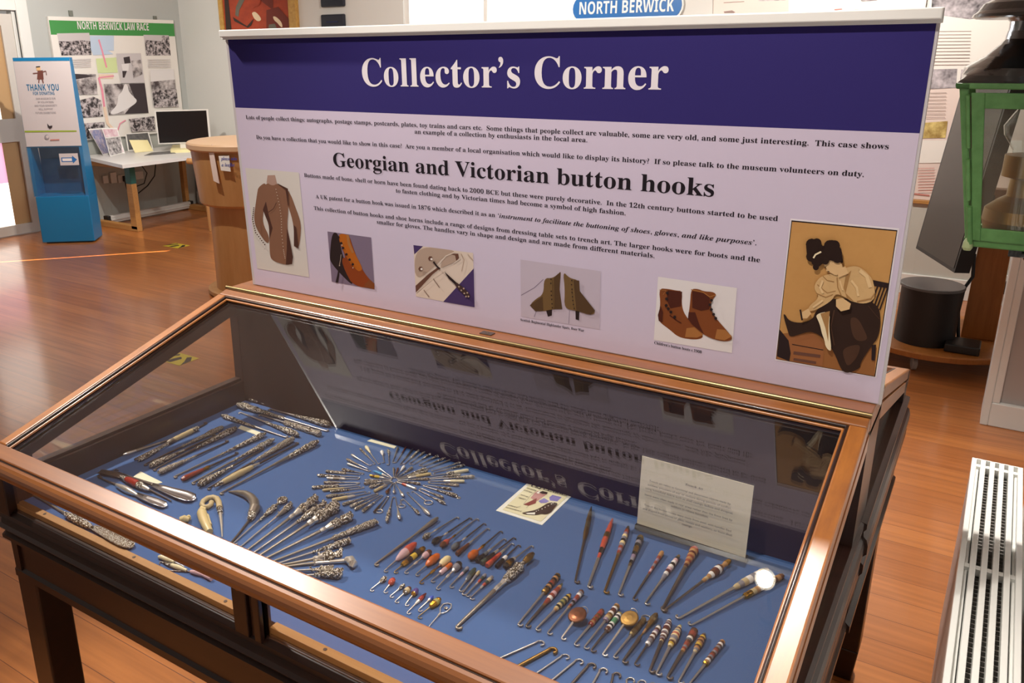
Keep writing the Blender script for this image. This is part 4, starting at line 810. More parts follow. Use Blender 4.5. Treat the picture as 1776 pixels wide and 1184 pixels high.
# ---- trench art hooks
gt, gm = 'upper row of trench art hooks', 'middle row of trench art hooks'
def cy(*a): return list(a)
TR = [
    ((100, 888), (272, 105), .52, 4.6, 'bullet', cy('old_brass', 'old_brass', 'brass', 'old_brass', 'old_brass', 'old_brass'), 'hook made from a brass bullet cartridge, leftmost of the upper trench row', 'dark_steel', .0018), ((232, 938), (488, 235), .38, 5.4, 'spindle', cy('coral', 'black', 'coral', 'coral', 'old_brass', 'coral', 'coral', 'red'), 'hook with a bright red handle banded in black', 'steel', .0022),
    ((400, 992), (650, 315), .52, 5.2, 'barrel', cy('brass', 'brick', 'mauve', 'brick', 'grey', 'cream', 'black', 'grey', 'cream', 'mauve', 'brick', 'brown', 'black'), 'hook with a cream, red and grey striped handle next to the red-handled one', 'old_brass', .0020), ((545, 1018), (778, 418), .46, 6.4, 'cone', cy('brass', 'black', 'grey', 'mauve', 'black', 'old_brass', 'old_brass', 'black', 'grey', 'black', 'brass'), 'hook with a dark faceted brass and grey banded handle', 'steel', .0018),
    ((692, 1062), (998, 575), .50, 4.2, 'cone', cy('brick', 'rose', 'brick', 'grey', 'brick', 'mauve', 'brick', 'tan', 'tan'), 'slim hook with a mottled brick-red handle', 'dark_steel', .0014), ((815, 1108), (1170, 610), .48, 5.0, 'barrel', cy('grey', 'grey', 'white', 'maroon', 'rose', 'white', 'black', 'white', 'rose', 'black', 'brass'), 'hook with a white, pink and black banded handle', 'steel', .0016),
    ((990, 1175), (1340, 530), .64, 7.6, 'knob', cy('brass', 'maroon', 'tan', 'brick', 'tan', 'brick', 'tan', 'maroon', 'tan', 'red', 'red'), 'hook with a stout tan and red ringed handle and red knob', 'dark_steel', .0024)]
for t, e, j, r, sh, cols, lb, sk, rs in TR: hook('H', t, e, j, r, sh, cols, lb, sk, rs, 1, .0036, gt)
TI = [((305, 818), (985, 305), .56, 7.6, 'vase', cy('tan', 'beige', 'tan', 'white', 'brown', 'maroon', 'white', 'brown', 'tan', 'tan', 'gold', 'gold'), 'hook with a brown horn handle ringed in white and a brass neck', 'dark_steel', .0017), ((452, 905), (1370, 395), .60, 7.0, 'barrel', cy('beige', 'grey', 'beige', 'white', 'grey', 'white', 'beige', 'grey'), 'long hook with a grey and white ringed handle under the lamp reflection', 'steel', .0020), ((580, 975), (1525, 460), .56, 5.4, 'cyl', cy('gold', 'gold', 'beige', 'tan', 'white', 'beige', 'tan', 'black', 'brown', 'tan', 'brown'), 'longest hook at the far right, with a brass collar and dark ringed end', 'steel', .0016)]
for t, e, j, r, sh, cols, lb, sk, rs in TI: hook('I', t, e, j, r, sh, cols, lb, sk, rs, -1, .0036, gt)
TJ = [
    ((215, 602), (630, 95), .62, 5.2, 'cyl', cy('old_brass', 'old_brass', 'black', 'tan', 'black', 'brick', 'brown', 'black', 'tan', 'black', 'old_brass'), 'hook with a brown and black ribbed handle, leftmost of the middle trench row', 'steel', .0016), ((295, 615), (668, 188), .45, 5.0, 'spindle', cy('old_brass', 'brick', 'brick', 'white', 'brick', 'rose', 'brick', 'brick', 'tan', 'dgreen'), 'hook with a brick-red handle banded in pale pink', 'dark_steel', .0018), ((395, 648), (750, 292), .52, 5.0, 'barrel', cy('tan', 'bone', 'black', 'bone', 'dgreen', 'straw', 'dgreen', 'bone', 'black', 'yellow', 'brown'), 'hook with a spotted cream and green barrel handle', 'steel', .0016), ((512, 688), (868, 262), .58, 4.8, 'cone', cy('tan', 'brick', 'grey', 'black', 'mauve', 'brick', 'brick', 'white', 'grey', 'brown'), 'hook with a brown and pale grey banded tapering handle', 'steel', .0014),
    ((782, 800), (1075, 452), .55, 4.4, 'cyl', cy('red', 'tan', 'brick', 'old_brass', 'brick', 'old_brass', 'red', 'brick', 'brown'), 'hook with a slim red and bronze ringed handle right of the coin hook', 'steel', .0014), ((882, 832), (1225, 402), .62, 5.0, 'cyl', cy('mauve', 'beige', 'tan', 'old_brass', 'white', 'brown', 'maroon', 'white', 'old_brass', 'tan'), 'hook with a bronze handle ringed in white, beside the green-striped one', 'steel', .0014), ((950, 862), (1252, 485), .52, 4.4, 'cyl', cy('brown', 'brown', 'white', 'black', 'white', 'green', 'green', 'green', 'white', 'black', 'white', 'straw'), 'hook with a green, white and black striped handle', 'dark_steel', .0014),
    ((1270, 975), (1625, 480), .48, 5.6, 'tear', cy('old_brass', 'tan', 'old_brass', 'old_brass', 'brass', 'old_brass'), 'hook with a turned brass bulb handle', 'dark_steel', .0019)]
for t, e, j, r, sh, cols, lb, sk, rs in TJ: hook('J', t, e, j, r, sh, cols, lb, sk, rs, 1, .0036, gm)
def coin_hook(tip, jn, c, rad, cm, label, ring):
    o = thing('button_hook', label, 'button hook', W('J', *c, 0), gm)
    P = W('J', *c, 0.0125); b = MB(); n_ = V((-0.25, -0.35, 1)).normalized()
    b.lathe(P - n_ * 0.002, n_, [(0, rad * .9), (.001, rad), (.003, rad), (.004, rad * .9), (.0042, rad * .6), (.0046, rad * .3)], cm, 24); b.build('coin_handle', o)
    T_ = W('J', *tip, .002); Jp = W('J', *jn, .007); u = (Jp - T_).normalized(); sb = MB()
    sd = V((u.y, -u.x, 0)); cr = .0034; c0 = T_ + u * cr
    pts = [Jp + u * .004, Jp, c0 + u * .004] + [c0 + sd * cr - sd * cr * math.cos(PI * 1.1 * k / 7) - u * cr * math.sin(PI * 1.1 * k / 7) for k in range(8)]
    sb.tube(pts, [.0024, .0022, .0015] + [.0014] * 8, 'silver', 8); sb.build('shank', o)
    rb = MB(); q_ = W('J', *ring, .012); rb.tube([q_ + V((.006 * math.cos(2 * PI * k / 14), .002 * math.sin(2 * PI * k / 14), .006 * math.sin(2 * PI * k / 14))) for k in range(14)], .0007, 'silver', 6, closed=True); rb.build('ring', o)
coin_hook((655, 738), (775, 575), (820, 500), .0155, 'copper', 'hook with a flat copper coin for a handle and a small ring', (892, 455))
coin_hook((1070, 900), (1300, 580), (1345, 535), .0150, 'old_brass', 'hook with a domed brass button for a handle', (1385, 475))
hook('J', (1180, 925), (1495, 535), .55, 4.4, 'cyl', ['brass', 'brass', 'old_brass', 'brass', 'old_brass', 'brass', 'brass'], 'folding brass hook with a wide wire ring at its end', 'steel', .0014, 1, .003, gm, ring=('loop', 'steel', .0075))
TK = [
    ((588, 902), (852, 505), .50, 4.2, 'cyl', cy('white', 'grey', 'grey', 'brown', 'white', 'brown', 'white', 'mauve', 'brown', 'white', 'slate'), 'small hook with a brown and silver ringed handle and white neck', 'dark_steel', .0012), ((745, 975), (958, 440), .55, 5.6, 'barrel', cy('beige', 'maroon', 'grey', 'brown', 'white', 'maroon', 'grey', 'white', 'brown', 'maroon', 'maroon', 'white', 'maroon', 'grey', 'brown', 'white', 'dgreen'), 'hook with a dark maroon handle closely ringed in grey', 'dark_steel', .0020), ((812, 1003), (1065, 500), .52, 6.2, 'spindle', cy('brass', 'cream', 'yellow', 'brown', 'beige', 'grey', 'grey', 'cream', 'coral', 'cream', 'grey', 'beige', 'maroon', 'cream', 'straw'), 'hook with a fat cream and grey handle and a bright orange-red band', 'steel', .0018),
    ((925, 1040), (1215, 545), .50, 6.2, 'cone', cy('gold', 'tan', 'brick', 'grey', 'brick', 'brick', 'brown', 'slate', 'white', 'brown', 'brick', 'brick', 'brown', 'copper'), 'hook with a thick brick-red and slate handle tapering to brass', 'dark_steel', .0020), ((1040, 1088), (1315, 585), .60, 5.2, 'barrel', cy('beige', 'grey', 'tan', 'brown', 'yellow', 'tan', 'brown', 'tan', 'brown', 'yellow', 'brown', 'slate'), 'hook with a tan and brown barrel handle, second from right in its row', 'steel', .0016), ((1110, 1160), (1505, 660), .50, 4.2, 'cyl', cy('gold', 'tan', 'white', 'brown', 'grey', 'brick', 'brown', 'grey', 'brick', 'brown', 'grey', 'brown', 'white', 'brown', 'tan'), 'slim hook with a long grey and brown checked handle, rightmost of its row', 'steel', .0014)]
for t, e, j, r, sh, cols, lb, sk, rs in TK: hook('K', t, e, j, r, sh, cols, lb, sk, rs, 1, .0036, gm)

# ---- plain wire hooks along the front rail: hook at the upper end
gw = 'plain wire hooks along the front rail'
NB = [((460, 752), (-120, 1005), 'steel', .0016, 'plain steel hook, leftmost of the row at the front rail'), ((580, 825), (60, 1105), 'old_brass', .0028, 'plain brass rod hook at the front rail'), ((700, 888), (300, 1160), 'steel', .0014, 'thin steel hook right of the brass rod hook'), ((835, 935), (450, 1250), 'steel', .0016, 'steel hook with a wide open crook at the front rail'), ((955, 978), (640, 1330), 'dark_steel', .0020, 'thick dark steel hook at the front rail'), ((1065, 1028), (860, 1400), 'steel', .0018, 'sixth plain hook from the left at the front rail'), ((1190, 1075), (1090, 1450), 'dark_steel', .0018, 'short dark hook in the front row below the domed brass button hook'), ((1328, 1125), (1250, 1480), 'steel', .0016, 'bright steel hook in the front row below the brass bulb hook'), ((1442, 1150), (1390, 1500), 'steel', .0013, 'second plain hook from the right in the front row'), ((1552, 1178), (1500, 1540), 'dark_steel', .0016, 'rightmost plain hook of the front row')]
for t, e, m, rs, lb in NB:
    o = thing('button_hook', lb, 'button hook', W('J', *t, 0), gw)
    T_, E_ = W('J', *t, rs + .0008), W('J', *e, rs + .0008)
    if E_.y < -0.60: E_ = T_ + (E_ - T_) * ((-0.60 - T_.y) / (E_.y - T_.y))
    u = (T_ - E_).normalized(); sd = V((u.y, -u.x, 0)); cr = .0052; c0 = T_ - u * cr * 1.0
    pts = [E_, E_ + (c0 - E_) * .6, c0 - u * .006, c0 - sd * .0012] + [c0 + sd * cr - sd * cr * math.cos(PI * 1.25 * k / 9) + u * cr * math.sin(PI * 1.25 * k / 9) for k in range(10)]
    b = MB(); b.tube(pts, [rs * 1.1, rs, rs] + [rs * .85] * 11, m, 8); b.build('shank', o)

# ---- fan of big silver hooks at the left
gf = 'fan of large silver hooks'
FD = [
    ((255, 730), (780, 265), .50, 6.0, 'vase', ['chased_silver'], 'fan hook with a looped scroll silver end, second from left of the fan', 'steel', .0014), ((300, 790), (875, 310), .52, 6.2, 'tear', ['silver', 'pewter', 'chased_silver'], 'fan hook with a bent silver fist end', 'steel', .0016), ((350, 835), (1130, 245), .60, 9.0, 'collar', ['silver', 'chased_silver', 'chased_silver'], 'fan hook with a silver trumpet-shaped figure end', 'pewter', .0020), ((400, 870), (1215, 300), .60, 8.0, 'vase', ['chased_silver'], 'fan hook with an embossed silver end behind the largest one', 'steel', .0020),
    ((450, 900), (1345, 320), .62, 12.0, 'collar', ['silver', 'chased_silver', 'chased_silver', 'chased_silver'], 'fan hook with the largest silver head, in the middle of the fan', 'pewter', .0022), ((500, 925), (1490, 430), .64, 9.0, 'collar', ['silver', 'chased_silver', 'chased_silver'], 'fan hook with a silver cherub figure end', 'pewter', .0022), ((560, 950), (1725, 500), .60, 7.6, 'slim', ['chased_fine'], 'fan hook with a long scaly silver fish-like handle', 'pewter', .0020), ((610, 965), (1470, 690), .52, 6.6, 'rep', ['chased_silver'], 'fan hook with a knotted silver claw end', 'steel', .0018),
    ((660, 965), (1385, 825), .58, 10.5, 'vase', ['silver', 'chased_silver', 'chased_silver'], 'fan hook with a bulky silver animal-head end', 'pewter', .0020), ((860, 1065), (1385, 1025), .45, 9.0, 'rep', ['chased_silver'], 'fan hook with a broad flower-cluster silver end at the foot of the fan', 'steel', .0018), ((830, 1005), (1290, 985), .5, 7.0, 'rep', ['chased_fine'], 'embossed silver hook lying against the flower-cluster one', 'steel', .0018)]
for i, (t, e, j, r, sh, cols, lb, sk, rs) in enumerate(FD):
    o = hook('D', t, e, j, r, sh, cols, lb, sk, rs, 1, .0036, gf)
    E_ = W('D', *e, r / 1000); T_ = W('D', *t, 0); u = (E_ - T_).normalized(); b = MB(); rr = r / 1000
    side = V((u.y, -u.x, 0))
    if i == 0: b.tube([E_ - u * .004 + side * .008 * math.cos(2 * PI * k / 12) + u * .008 * math.sin(2 * PI * k / 12) for k in range(12)], .0034, 'chased_silver', 8, closed=True)
    elif i == 6:
        for k in range(4): b.ball(E_ + u * .001 + side * (-.006 + .004 * k) + V((0, 0, .001)), .0028, 'chased_silver', 8, 6)
    else:
        for k in range(5): b.ball(E_ - u * (.002 + .010 * k) + side * (rr * .62 if k % 2 else -rr * .62) + V((0, 0, rr * .35)), rr * (.42 if k < 3 else .3), 'chased_silver', 10, 7)
    b.build('ornament', o)
def tube_thing(name, label, cat, reg, parts_, group=None):
    o = None
    for nm, pts, rad, m in parts_:
        if o is None: o = thing(name, label, cat, W(reg, *pts[len(pts) // 2], 0), group)
        q_ = [W(reg, x, y, max(r_, .0012) / 1.0 + .0006) for (x, y), r_ in zip(pts, rad)]
        b = MB(); b.tube(q_, rad, m, 12); b.build(nm, o)
    return o
tube_thing('button_hook', 'hook with a curved silver-grey horn tusk handle, leftmost of the fan', 'button hook', 'D', [('shank', [(240, 720), (340, 600), (440, 470)], [.0022, .0024, .0028], 'dark_steel'), ('collar', [(430, 480), (450, 445), (460, 410)], [.005, .008, .009], 'chased_silver'), ('horn_handle', [(455, 420), (485, 360), (480, 300), (445, 250), (390, 215), (310, 198), (215, 190)], [.009, .0105, .010, .0088, .0075, .005, .0012], 'pewter')], gf)
tube_thing('button_hook', 'golf-club shaped silver hook pointing right below the fan', 'button hook', 'D', [('shank', [(800, 960), (1000, 935), (1100, 925)], [.002, .0026, .003], 'pewter'), ('handle', [(1095, 926), (1110, 924), (1250, 912), (1410, 900), (1440, 900)], [.0045, .0034, .0034, .0042, .005], 'silver'), ('club_head', [(1425, 890), (1470, 895), (1490, 930), (1475, 965)], [.006, .0085, .009, .005], 'silver')], gf)
tube_thing('button_hook', 'crook-handled hook like a curled ram\'s horn on a silver stem', 'button hook', 'C', [('shank', [(1690, 660), (1682, 520), (1668, 400)], [.0014, .0028, .0042], 'silver'), ('collar', [(1670, 410), (1660, 350)], [.0052, .0052], 'chased_silver'), ('crook', [(1662, 360), (1655, 300), (1635, 262), (1595, 248), (1540, 258), (1492, 290), (1480, 325), (1500, 350), (1540, 348), (1572, 325), (1580, 300)], [.0062, .006, .0058, .0055, .0054, .0052, .0052, .005, .005, .0052, .0055], 'beige')])
tube_thing('carved_handle', 'carved yellow ivory handle beside the crook hook', 'handle', 'C', [('body', [(1478, 385), (1480, 410), (1500, 480), (1530, 550), (1560, 605)], [.007, .0098, .0095, .0085, .007], 'bone'), ('cap', [(1465, 400), (1480, 375), (1515, 385)], [.006, .008, .006], 'cream'), ('carving', [(1500, 460), (1520, 450), (1540, 500), (1560, 540)], [.006, .0075, .006, .005], 'cream')])
tube_thing('carved_handle', 'small carved ivory animal peeping over the front rail', 'handle', 'C', [('body', [(1260, 480), (1300, 470), (1350, 480)], [.006, .0075, .005], 'bone'), ('head', [(1340, 465), (1345, 450)], [.0055, .0045], 'cream')])
# shoe horns
mat('horn_steel', (206, 202, 200), 0.22, 1.0)
def blade(mb, pts, wid, m, th=.0022, dish=.0035):
    P = [W_pts for W_pts in pts]; n = len(P); rows = []
    for i, (p, w) in enumerate(zip(P, wid)):
        t = (P[min(i + 1, n - 1)] - P[max(i - 1, 0)]); t.z = 0; t.normalize(); s_ = V((t.y, -t.x, 0))
        rows.append([p + s_ * (w * k / 3) + V((0, 0, dish * (abs(k) / 3) ** 2 * min(1, w / .01))) for k in range(-3, 4)])
    vt = [v for r in rows for v in r]; vb = [v - V((0, 0, th)) for v in vt]; N = len(vt); fs = []
    for i in range(n - 1):
        for k in range(6):
            a = i * 7 + k; fs.append((a, a + 1, a + 8, a + 7)); fs.append((N + a, N + a + 7, N + a + 8, N + a + 1))
    for i in range(n - 1): fs.append((i * 7, i * 7 + 7, N + i * 7 + 7, N + i * 7)); fs.append((i * 7 + 6, N + i * 7 + 6, N + i * 7 + 13, i * 7 + 13))
    for k in range(6): fs.append((k, N + k, N + k + 1, k + 1)); a = (n - 1) * 7 + k; fs.append((a, a + 1, N + a + 1, N + a))
    mb.add(vt + vb, fs, m, True)
gs = 'shoe horns in the case'
def pt(reg, lst, h): return [W(reg, x, y, h) for x, y in lst]
o = thing('shoe_horn', 'large plain steel shoe horn and hook with a rounded spoon blade', 'shoe horn', W('A', 1300, 1100, 0), gs)
b = MB(); blade(b, pt('A', [(1080, 1010), (1180, 1045), (1290, 1085), (1400, 1120), (1480, 1150), (1515, 1165)], .0045), [.006, .009, .013, .0165, .015, .007], 'horn_steel'); b.build('blade', o)
b = MB(); p = pt('A', [(740, 860), (715, 852), (695, 860), (700, 872), (760, 885), (900, 940), (1090, 1012)], .0030); b.tube(p, [.0014] * 5 + [.0024, .005], 'dark_steel', 8); b.build('shank', o)
o = thing('shoe_horn', 'hook and shoe horn with a bright rust-red enamel barrel handle', 'shoe horn', W('A', 900, 980, 0), gs)
b = MB(); blade(b, pt('A', [(540, 878), (620, 890), (700, 905), (780, 930)], .005), [.008, .0085, .0075, .005], 'dark_steel'); b.build('blade', o)
a_, e_ = W('A', 770, 925, .0085), W('A', 1060, 1060, .0085); b = MB(); handle_geo(b, a_, (e_ - a_), (e_ - a_).length, .0082, 'spindle', ['chased_silver', 'red', 'red', 'chased_silver', 'silver']); b.build('handle', o)
b = MB(); b.tube(pt('A', [(1050, 1055), (1160, 1110), (1260, 1160), (1285, 1178)], .003), [.0026, .002, .0016, .0014], 'dark_steel', 8); b.build('shank', o)
o = thing('shoe_horn', 'short silver shoe horn with a pale blade, half under the front rail', 'shoe horn', W('C', 850, 230, 0), gs)
b = MB(); blade(b, pt('C', [(800, 215), (900, 262), (1000, 300), (1080, 330), (1105, 345)], .0045), [.005, .009, .0105, .010, .005], 'horn_steel'); b.build('blade', o)
a_, e_ = W('C', 600, 118, .007), W('C', 815, 225, .006); b = MB(); handle_geo(b, a_, (e_ - a_), (e_ - a_).length, .0072, 'spindle', ['silver']); b.build('handle', o)
b = MB(); b.tube(pt('C', [(455, 50), (430, 28), (412, 25), (415, 42), (500, 78), (610, 122)], .003), [.0014] * 4 + [.0018, .0026], 'dark_steel', 8); b.build('shank', o)
o = thing('shoe_horn', 'silver shoe horn with a hammered blade seen through the front window', 'shoe horn', W('C', 300, 520, 0), gs)
b = MB(); blade(b, pt('C', [(355, 555), (450, 600), (560, 655), (680, 715), (740, 745), (765, 760)], .005), [.006, .0095, .0125, .0135, .011, .005], 'chased_fine'); b.build('blade', o)
a_, e_ = W('C', 75, 415, .008), W('C', 350, 555, .008); b = MB(); handle_geo(b, a_, (e_ - a_), (e_ - a_).length, .0078, 'barrel', ['chased_silver']); b.build('handle', o)
b = MB(); b.tube(pt('C', [(-350, 170), (-100, 310), (85, 420)], .003), [.0016, .0018, .003], 'pewter', 8); b.build('shank', o)
o = tube_thing('button_hook', 'upper small ivory hook seen under the front rail', 'button hook', 'C', [('handle', [(1040, 860), (1070, 862), (1130, 885), (1195, 912)], [.003, .0045, .0045, .003], 'ivory'), ('shank', [(1190, 910), (1300, 960)], [.0014, .0012], 'steel')])
o = tube_thing('button_hook', 'lower small ivory hook with a silver collar under the front rail', 'button hook', 'C', [('handle', [(1170, 945), (1230, 965), (1325, 1000)], [.0035, .0046, .0028], 'ivory'), ('collar', [(1090, 920), (1160, 945)], [.002, .0036], 'chased_silver'), ('shank', [(1045, 935), (1050, 910), (1095, 922)], [.0012, .0012, .0016], 'steel')])
o = tube_thing('button_hook', 'thin hook with a pale lilac handle seen through the front window', 'button hook', 'C', [('handle', [(1365, 1010), (1420, 1020), (1490, 1045), (1580, 1082)], [.003, .0045, .003, .0045], 'rose'), ('shank', [(1130, 1000), (1250, 1008), (1370, 1012)], [.001, .0012, .0014], 'dark_steel')])
# ---- parallel hooks at the upper left
gp = 'long silver hooks in parallel rows'
def AB(a, e): return a, e
def long_hook(p_tip, p_end, j, r, sh, cols, lb, sk='dark_steel', rs=.0018, grp=gp, curl=1):
    # end points given in photograph pixels
    REG['P'] = (0, 0, 1.0)
    return hook('P', p_tip, p_end, j, r, sh, cols, lb, sk, rs, curl, .0034, grp)
A2 = lambda x, y: (80 + x / 5.92, 670 + y / 5.92)
B2 = lambda x, y: (350 + x / 5.92, 660 + y / 5.92)
for t, e, j, r, sh, cols, lb, sk in (
    (A2(1480, 480), A2(790, 700), .45, 4.2, 'slim', ['pewter', 'pewter', 'silver'], 'slim grey hook with a silver ball tip, furthest left of the parallel hooks', 'dark_steel'), (A2(900, 748), A2(1560, 425), .50, 6.0, 'cyl', ['pewter', 'beige', 'beige', 'beige', 'chased_silver'], 'hook with a beige bone barrel and chased end, second of the parallel hooks', 'dark_steel'), (B2(60, 430), A2(945, 755), .58, 6.4, 'rep', ['chased_silver'], 'hook with a ribbed silver twist handle pointing down left', 'dark_steel'),
    (A2(1000, 805), B2(215, 475), .45, 6.8, 'rep', ['chased_fine'], 'chased silver hook with its head among the upper left cluster', 'dark_steel'), (B2(150, 560), A2(1065, 815), .50, 7.0, 'rep', ['chased_silver'], 'embossed silver hook pointing down left beside the blank label', 'dark_steel'), (A2(1095, 858), B2(350, 485), .48, 7.6, 'rep', ['chased_silver'], 'hook with a broad shell-shaped silver head', 'dark_steel'), (B2(280, 620), A2(1150, 885), .48, 6.6, 'rep', ['chased_fine'], 'fine ribbed silver hook pointing down left', 'dark_steel'),
    (A2(1305, 930), B2(655, 540), .48, 6.6, 'rep', ['chased_silver'], 'hook with an embossed silver handle ending beside the narrow cream label', 'pewter'), (B2(380, 740), A2(1390, 955), .52, 6.0, 'slim', ['gold', 'brick', 'brick', 'brick'], 'hook with a reddish-brown wooden handle and brass collar', 'dark_steel'), (A2(1490, 995), B2(740, 600), .48, 7.0, 'rep', ['chased_silver'], 'hook with a thick twisted silver handle and curled end', 'pewter'),
    (B2(640, 700), A2(1560, 1010), .48, 7.4, 'rep', ['chased_silver'], 'hook with a stout knobbly silver handle pointing down left', 'dark_steel'), (A2(1650, 1052), B2(940, 590), .48, 8.0, 'rep', ['chased_fine'], 'hook with a large scaled silver head', 'dark_steel'), (B2(1000, 640), B2(130, 1085), .50, 7.4, 'spindle', ['silver', 'beige', 'beige', 'beige', 'beige', 'chased_silver'], 'hook with a fat pale horn spindle handle', 'dark_steel'), (B2(180, 1160), B2(1195, 620), .50, 7.6, 'rep', ['pewter', 'chased_silver', 'chased_silver'], 'long hook with an embossed silver head, nearest the starburst', 'pewter')):
    long_hook(t, e, j, r, sh, cols, lb, sk)
gq = 'silver hooks lying across the far left corner'
for t, e, j, r, sh, cols, lb, sk in (
    (B2(1290, 425), B2(455, 170), .42, 6.4, 'rep', ['chased_silver'], 'hook at the far left corner with its round silver head behind the paper tag', 'steel'), (B2(1290, 520), B2(365, 240), .46, 9.0, 'rep', ['chased_silver'], 'hook with a broad embossed silver head in front of the paper tag', 'steel'), (B2(700, 290), B2(1310, 450), .42, 8.2, 'rep', ['chased_silver'], 'hook with a wide silver head at the right end of the corner group', 'steel'), (B2(870, 585), B2(205, 355), .45, 6.0, 'rep', ['chased_silver'], 'short-handled silver hook nearest the narrow cream label', 'steel'), (B2(600, 350), B2(1215, 545), .42, 7.2, 'cyl', ['chased_fine', 'chased_silver', 'chased_fine', 'chased_silver', 'chased_fine'], 'hook with a ribbed tubular silver handle in the corner group', 'steel'), (B2(395, 325), B2(990, 555), .45, 7.6, 'rep', ['chased_silver'], 'hook with a knobbed silver head pointing towards the starburst', 'silver')):
    long_hook(t, e, j, r, sh, cols, lb, sk, grp=gq)
o = thing('grouse_claw_hook', 'silver-mounted claw with a straw-coloured tassel at the left edge of the bed', 'ornament', W('A', 500, 770, 0))
b = MB(); b.tube(pt('A', [(450, 785), (540, 755), (600, 735), (700, 690), (830, 645)], .008), [.003, .006, .0085, .008, .005], 'pewter', 10); b.build('mount', o)
b = MB(); b.tube(pt('A', [(560, 760), (470, 800), (380, 850), (310, 888)], .004), [.004, .003, .002, .001], 'silver', 8); b.build('claw', o)
b = MB()
for k in range(9): b.tube([W('A', 455, 780, .006), W('A', 370 - 6 * k, 775 + 7 * k, .006 + .002 * (k % 3)), W('A', 230 - 8 * (k % 4), 800 + 9 * k, .004)], [.0028, .003, .0012], 'straw', 6)
b.build('tassel', o)

# ================================================================== AROUND THE CASE
# ---- radiator on the right wall
mat('rad_white', (236, 236, 232), 0.3); mat('rad_panel', (205, 190, 182), 0.35); mat('rad_dark', (176, 172, 168), 0.6)
RX0, RX1, RY0, RY1, RZ = 1.668, 1.775, -1.55, 1.00, 0.60
rad = thing('radiator', 'long white panel radiator with slatted top grille along the right wall', 'radiator', ((RX0 + RX1) / 2, (RY0 + RY1) / 2, 0))
b = MB(); b.box((RX0 + 0.004, RY0, 0.09), (RX0 + 0.016, RY1, 0.585), 'rad_white', 0.003)
y = RY0 + 0.03
while y < RY1 - 0.02: b.box((RX0 - 0.002, y, 0.10), (RX0 + 0.005, y + 0.018, 0.575), 'rad_panel', 0.002); y += 0.036
b.build('front_panel', rad)
b = MB(); b.box((RX1 - 0.014, RY0, 0.09), (RX1 - 0.002, RY1, 0.585), 'rad_white', 0.003); b.build('back_panel', rad)
b = MB(); y = RY0 + 0.04
while y < RY1 - 0.03: b.box((RX0 + 0.022, y, 0.12), (RX1 - 0.02, y + 0.002, 0.572), 'rad_dark'); y += 0.016
b.build('convector_fins', rad)
n = 6
for k in range(n):
    xx = RX0 + 0.003 + k * (RX1 - RX0 - 0.006) / (n - 1)
    b = MB(); b.box((xx - 0.0056, RY0, RZ - 0.022), (xx + 0.0056, RY1, RZ), 'rad_white', 0.0015); b.build('grille_slat', rad)
for yy in (RY0 + 0.01, -1.0, -0.55, -0.12, 0.44, 0.965):
    b = MB(); b.box((RX0 + 0.002, yy, RZ - 0.024), (RX1 - 0.002, yy + 0.016, RZ - 0.008), 'rad_white'); b.build('grille_bar', rad)
for yy in (RY0, RY1 - 0.004):
    b = MB(); b.box((RX0, yy, 0.09), (RX1, yy + 0.004, RZ), 'rad_white', 0.001); b.build('end_panel', rad)
b = MB(); b.box((RX1 - 0.03, -1.0, 0.02), (XR - .004, -0.97, 0.12), 'rad_white'); b.box((RX1 - 0.03, 0.6, 0.02), (XR - .004, 0.63, 0.12), 'rad_white')
b.tube([(RX1 - 0.05, 0.9, 0.0), (RX1 - 0.05, 0.9, 0.10)], 0.008, 'rad_white'); b.tube([(RX1 - 0.05, -1.45, 0.0), (RX1 - 0.05, -1.45, 0.10)], 0.008, 'rad_white'); b.build('bracket', rad)
b = MB(); b.tube([(RX1 - 0.035, 0.4 - 0.2 * k, 0.50 + 0.02 * math.sin(k * 1.7)) for k in range(9)], 0.003, 'black', 6); tag(b.build('black_cable', None, loc=(RX1 - 0.035, 0, 0.5)), 'dark twisted cable running inside the white radiator under its grille', 'cable')

# ---- green lantern on a bracket from the right wall
mat('lan_green', (98, 148, 86), 0.42, noise=((30, 30, 30), 0.2, (78, 126, 68)), bump=('noise', 90, 0.25, 0.002)); mat('lan_chip', (164, 178, 130), 0.5); mat('lan_black', (28, 30, 30), 0.16, bump=('noise', 45, 0.35, 0.004), coat=0.6); mat('lan_rust', (70, 52, 40), 0.7)
LY = 0.62
lt = onz; tlx = ony(1660, 140, LY); blx = ony(1668, 440, LY)
LH1, LH0 = tlx.z - 0.004, blx.z + 0.006
LCX = tlx.x + 0.157                      # centre line
WT, WB_ = 0.153, LCX - blx.x - 0.002     # half widths at top and bottom
lan = thing('oil_lantern', 'old green glazed oil lamp lantern with a black domed chimney top at the right', 'lantern', (LCX, LY + WT, LH0))
LYc = LY + WT
def lp(u, v, t):  # u,v in -1..1, t 0..1 up
    w = WB_ + (WT - WB_) * t
    return V((LCX + u * w, LYc + v * w, LH0 + (LH1 - LH0) * t))
b = MB()
for u in (-1, 1):
    for v in (-1, 1):
        e = 0.11
        lo = [lp(u, v, 0), lp(u * (1 - e), v, 0), lp(u * (1 - e), v * (1 - e), 0), lp(u, v * (1 - e), 0)]; hi = [lp(u, v, 1), lp(u * (1 - e), v, 1), lp(u * (1 - e), v * (1 - e), 1), lp(u, v * (1 - e), 1)]
        if u * v < 0: lo.reverse(); hi.reverse()
        b.hexa(lo, hi, 'lan_green', 0.003)
